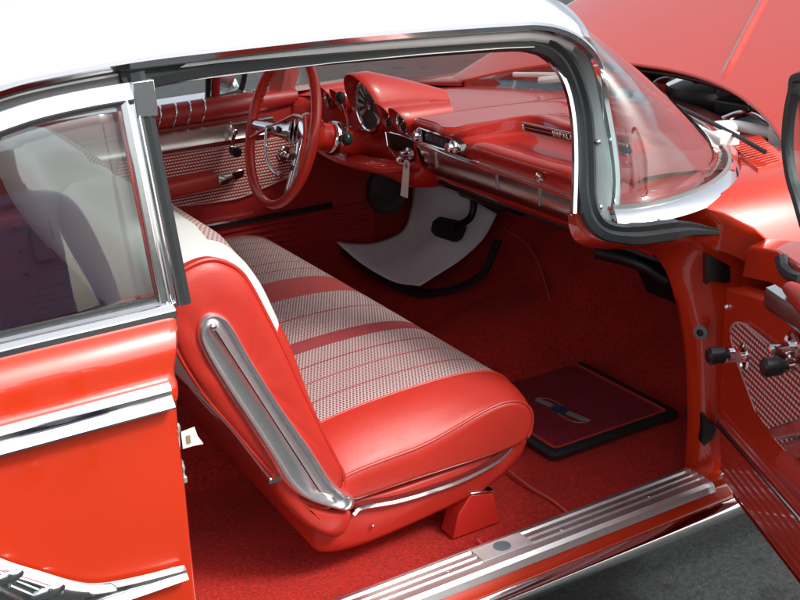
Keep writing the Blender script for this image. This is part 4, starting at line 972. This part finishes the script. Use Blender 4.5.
# tag on the keys
k0 = kc + V3((-.035, .012, -.02)); kd = V3((0, -1, 0)); 
mb = MB(); t0 = pX(406.5, 163, k0.x); t1 = pX(404, 197, k0.x)
wv = V3((0, -.019, 0)); mb.prism([t0 + wv * .8, t0 + wv * .45 + V3((0, 0, .008)), t0 - wv * .45 + V3((0, 0, .008)), t0 - wv * .8, t1 - wv * 1.1, t1 + wv], (.0015, 0, 0), 0)
kt = mb.build('key_tag', CARD, None, origin=t0); tag(kt, 'cream paper tag hanging from the ignition key under the dashboard', 'key tag')
mb = MB(); mb.lathe(t0 + V3((-.001, 0, -.006)), (-1, 0, 0), [(0, .009), (.0015, .009), (.0015, .005), (0, .005)], 16); o = mb.build('eyelet', plain('eyelet', (.4, .38, .33), .5), None, origin=t0); o.parent = kt; o.location = (0, 0, 0)
mb = MB(); mb.tube(cr([k0, lerp(k0, t0, .5) + V3((-.006, 0, .0)), t0 + V3((0, 0, -.004))], 4), .0015, 6); o = mb.build('string', CARD, None, origin=t0); o.parent = kt; o.location = (0, 0, 0)
# paper label by the striker
mb = MB(); mb.prism([pY(a, b_, -.86) for a, b_ in ((181, 432), (194, 427), (197, 436), (203, 444), (193, 446), (183, 449))], (.001, .001, 0), 0); mb.prism([pY(a, b_, -.861) for a, b_ in ((186, 436), (190, 435), (191, 443), (187, 444))], (0, -.0008, 0), 1)
o = mb.build('paper_label', [CARD, plain('label print', (.25, .22, .10), .8)], None, origin=pY(190, 438, -.86)); tag(o, 'torn cream paper label stuck beside the door striker', 'label')

# ================================================================== the man who looks on, seen mirrored in the side window
PX, PY = -.66, -3.02
SK = plain('skin', (.50, .27, .19), .5); SHIRT = plain('blue shirt cloth', (.50, .58, .88), .8, 0, .6, 40); TROU = plain('dark trousers', (.03, .03, .04), .8); SHOE = plain('black shoes', (.015, .013, .012), .4); HAIR = plain('brown hair', (.05, .03, .02), .7, 0, .8, 90)
pv, pe, pr = [], [], []
def J(x, y, z, r, par=None):
    pv.append((x, y, z)); pr.append(r)
    if par is not None: pe.append((par, len(pv) - 1))
    return len(pv) - 1
pel = J(0, 0, .94, (.155, .105)); wa = J(0, 0, 1.06, (.150, .105), pel); ch = J(0, .01, 1.26, (.172, .118), wa); up_ = J(0, -.01, 1.40, (.150, .095), ch); nk = J(0, 0, 1.50, (.058, .058), up_); hd0 = J(0, .02, 1.57, (.070, .082), nk); hd1 = J(0, .025, 1.65, (.078, .095), hd0); hd2 = J(0, .012, 1.72, (.068, .082), hd1)
for sx in (-1, 1):
    sh = J(sx * .185, -.01, 1.41, (.062, .062), up_); el = J(sx * .255, -.02, 1.14, (.046, .046), sh); wr2 = J(sx * .265, .07, .90, (.030, .026), el); pa = J(sx * .262, .09, .83, (.022, .040), wr2)
    for k, (dy, L) in enumerate(((.030, .070), (.010, .082), (-.010, .076), (-.028, .060))):
        a = J(sx * .260, .095 + dy, .785, (.010, .010), pa); b_ = J(sx * .250, .105 + dy, .785 - L * .55, (.009, .009), a); J(sx * .232, .110 + dy, .785 - L, (.0075, .0075), b_)
    a = J(sx * .245, .135, .835, (.011, .011), pa); J(sx * .232, .155, .790, (.009, .009), a)
    hp2 = J(sx * .095, 0, .86, (.095, .095), pel); kn = J(sx * .105, .015, .50, (.060, .062), hp2); an = J(sx * .11, -.01, .10, (.040, .042), kn); J(sx * .115, .06, .045, (.042, .036), an); J(sx * .12, .16, .035, (.040, .028), len(pv) - 1)
me = bpy.data.meshes.new('bodytmp'); me.from_pydata(pv, pe, []); bo = bpy.data.objects.new('bodytmp', me); S.collection.objects.link(bo)
md = bo.modifiers.new('skin', 'SKIN'); md.use_smooth_shade = True
for i, r in enumerate(pr): me.skin_vertices[0].data[i].radius = r; me.skin_vertices[0].data[i].use_root = (i == 0)
md2 = bo.modifiers.new('sub', 'SUBSURF'); md2.levels = 2; md2.render_levels = 2
bpy.context.view_layer.update()
bme = bpy.data.meshes.new_from_object(bo.evaluated_get(bpy.context.evaluated_depsgraph_get())); bpy.data.objects.remove(bo)
bme.name = 'person'; bme.materials.clear()
for m_ in (SK, SHIRT, TROU, SHOE): bme.materials.append(m_)
for p in bme.polygons:
    c_ = p.center; p.use_smooth = True
    arm = abs(c_.x) > .205 and c_.z < 1.2
    if c_.z > 1.475 or (arm and c_.z < .92): k = 0
    elif c_.z > .97 or arm: k = 1
    elif c_.z > .075: k = 2
    else: k = 3
    p.material_index = k
person = bpy.data.objects.new('person', bme); S.collection.objects.link(person); person.location = (PX, PY, 0)
tag(person, 'man in a blue buttoned shirt with a chest pocket, mirrored in the rear side window', 'person')
def pch(mb, name, mat): 
    o = mb.build(name, mat, None); o.parent = person; return o
for k in range(6):
    mb = MB(); mb.lathe((0, .130 - .006 * abs(k - 3), 1.43 - .075 * k), (0, 1, 0), [(-.03, .006), (0, .006), (.002, .004), (.002, 0)], 12); pch(mb, 'button', plain('shirt button', (.6, .6, .6), .4))
mb = MB(); mb.box((.085, .122, 1.285), (.09, .012, .11)); pch(mb, 'chest_pocket', SHIRT)
mb = MB(); mb.tube([(.105, .134, 1.29), (.105, .132, 1.365)], .004, 8); pch(mb, 'pen', BLK)
mb = MB(); mb.grid([[(sx * .075 + .0, .045, 1.50), (sx * .065, .095, 1.465), (sx * .02, .125, 1.445)] for sx in (-1, 1)][0:1] + [[(-.06, .06, 1.47), (-.05, .12, 1.42), (-.01, .135, 1.43)]]); mb.grid([[(.075, .045, 1.50), (.065, .095, 1.465), (.02, .125, 1.445)], [(.06, .06, 1.47), (.05, .12, 1.42), (.01, .135, 1.43)]]); pch(mb, 'shirt_collar', SHIRT)
mb = MB(); mb.ball((0, -.005, 1.715), (.088, .102, .082), 18); mb.ball((0, -.045, 1.66), (.080, .062, .080), 14); pch(mb, 'hair', HAIR)
mb = MB(); mb.ball((0, .125, 1.635), (.013, .022, .024), 12); pch(mb, 'nose', SK)
for sx in (-1, 1):
    mb = MB(); mb.ball((sx * .031, .104, 1.665), (.012, .010, .008), 10); pch(mb, 'eye', BLK)
    mb = MB(); mb.ball((sx * .083, .02, 1.65), (.012, .022, .033), 10); pch(mb, 'ear', SK)
mb = MB(); mb.ball((0, .108, 1.588), (.024, .008, .006), 10); pch(mb, 'mouth', plain('lips', (.42, .14, .12), .5))
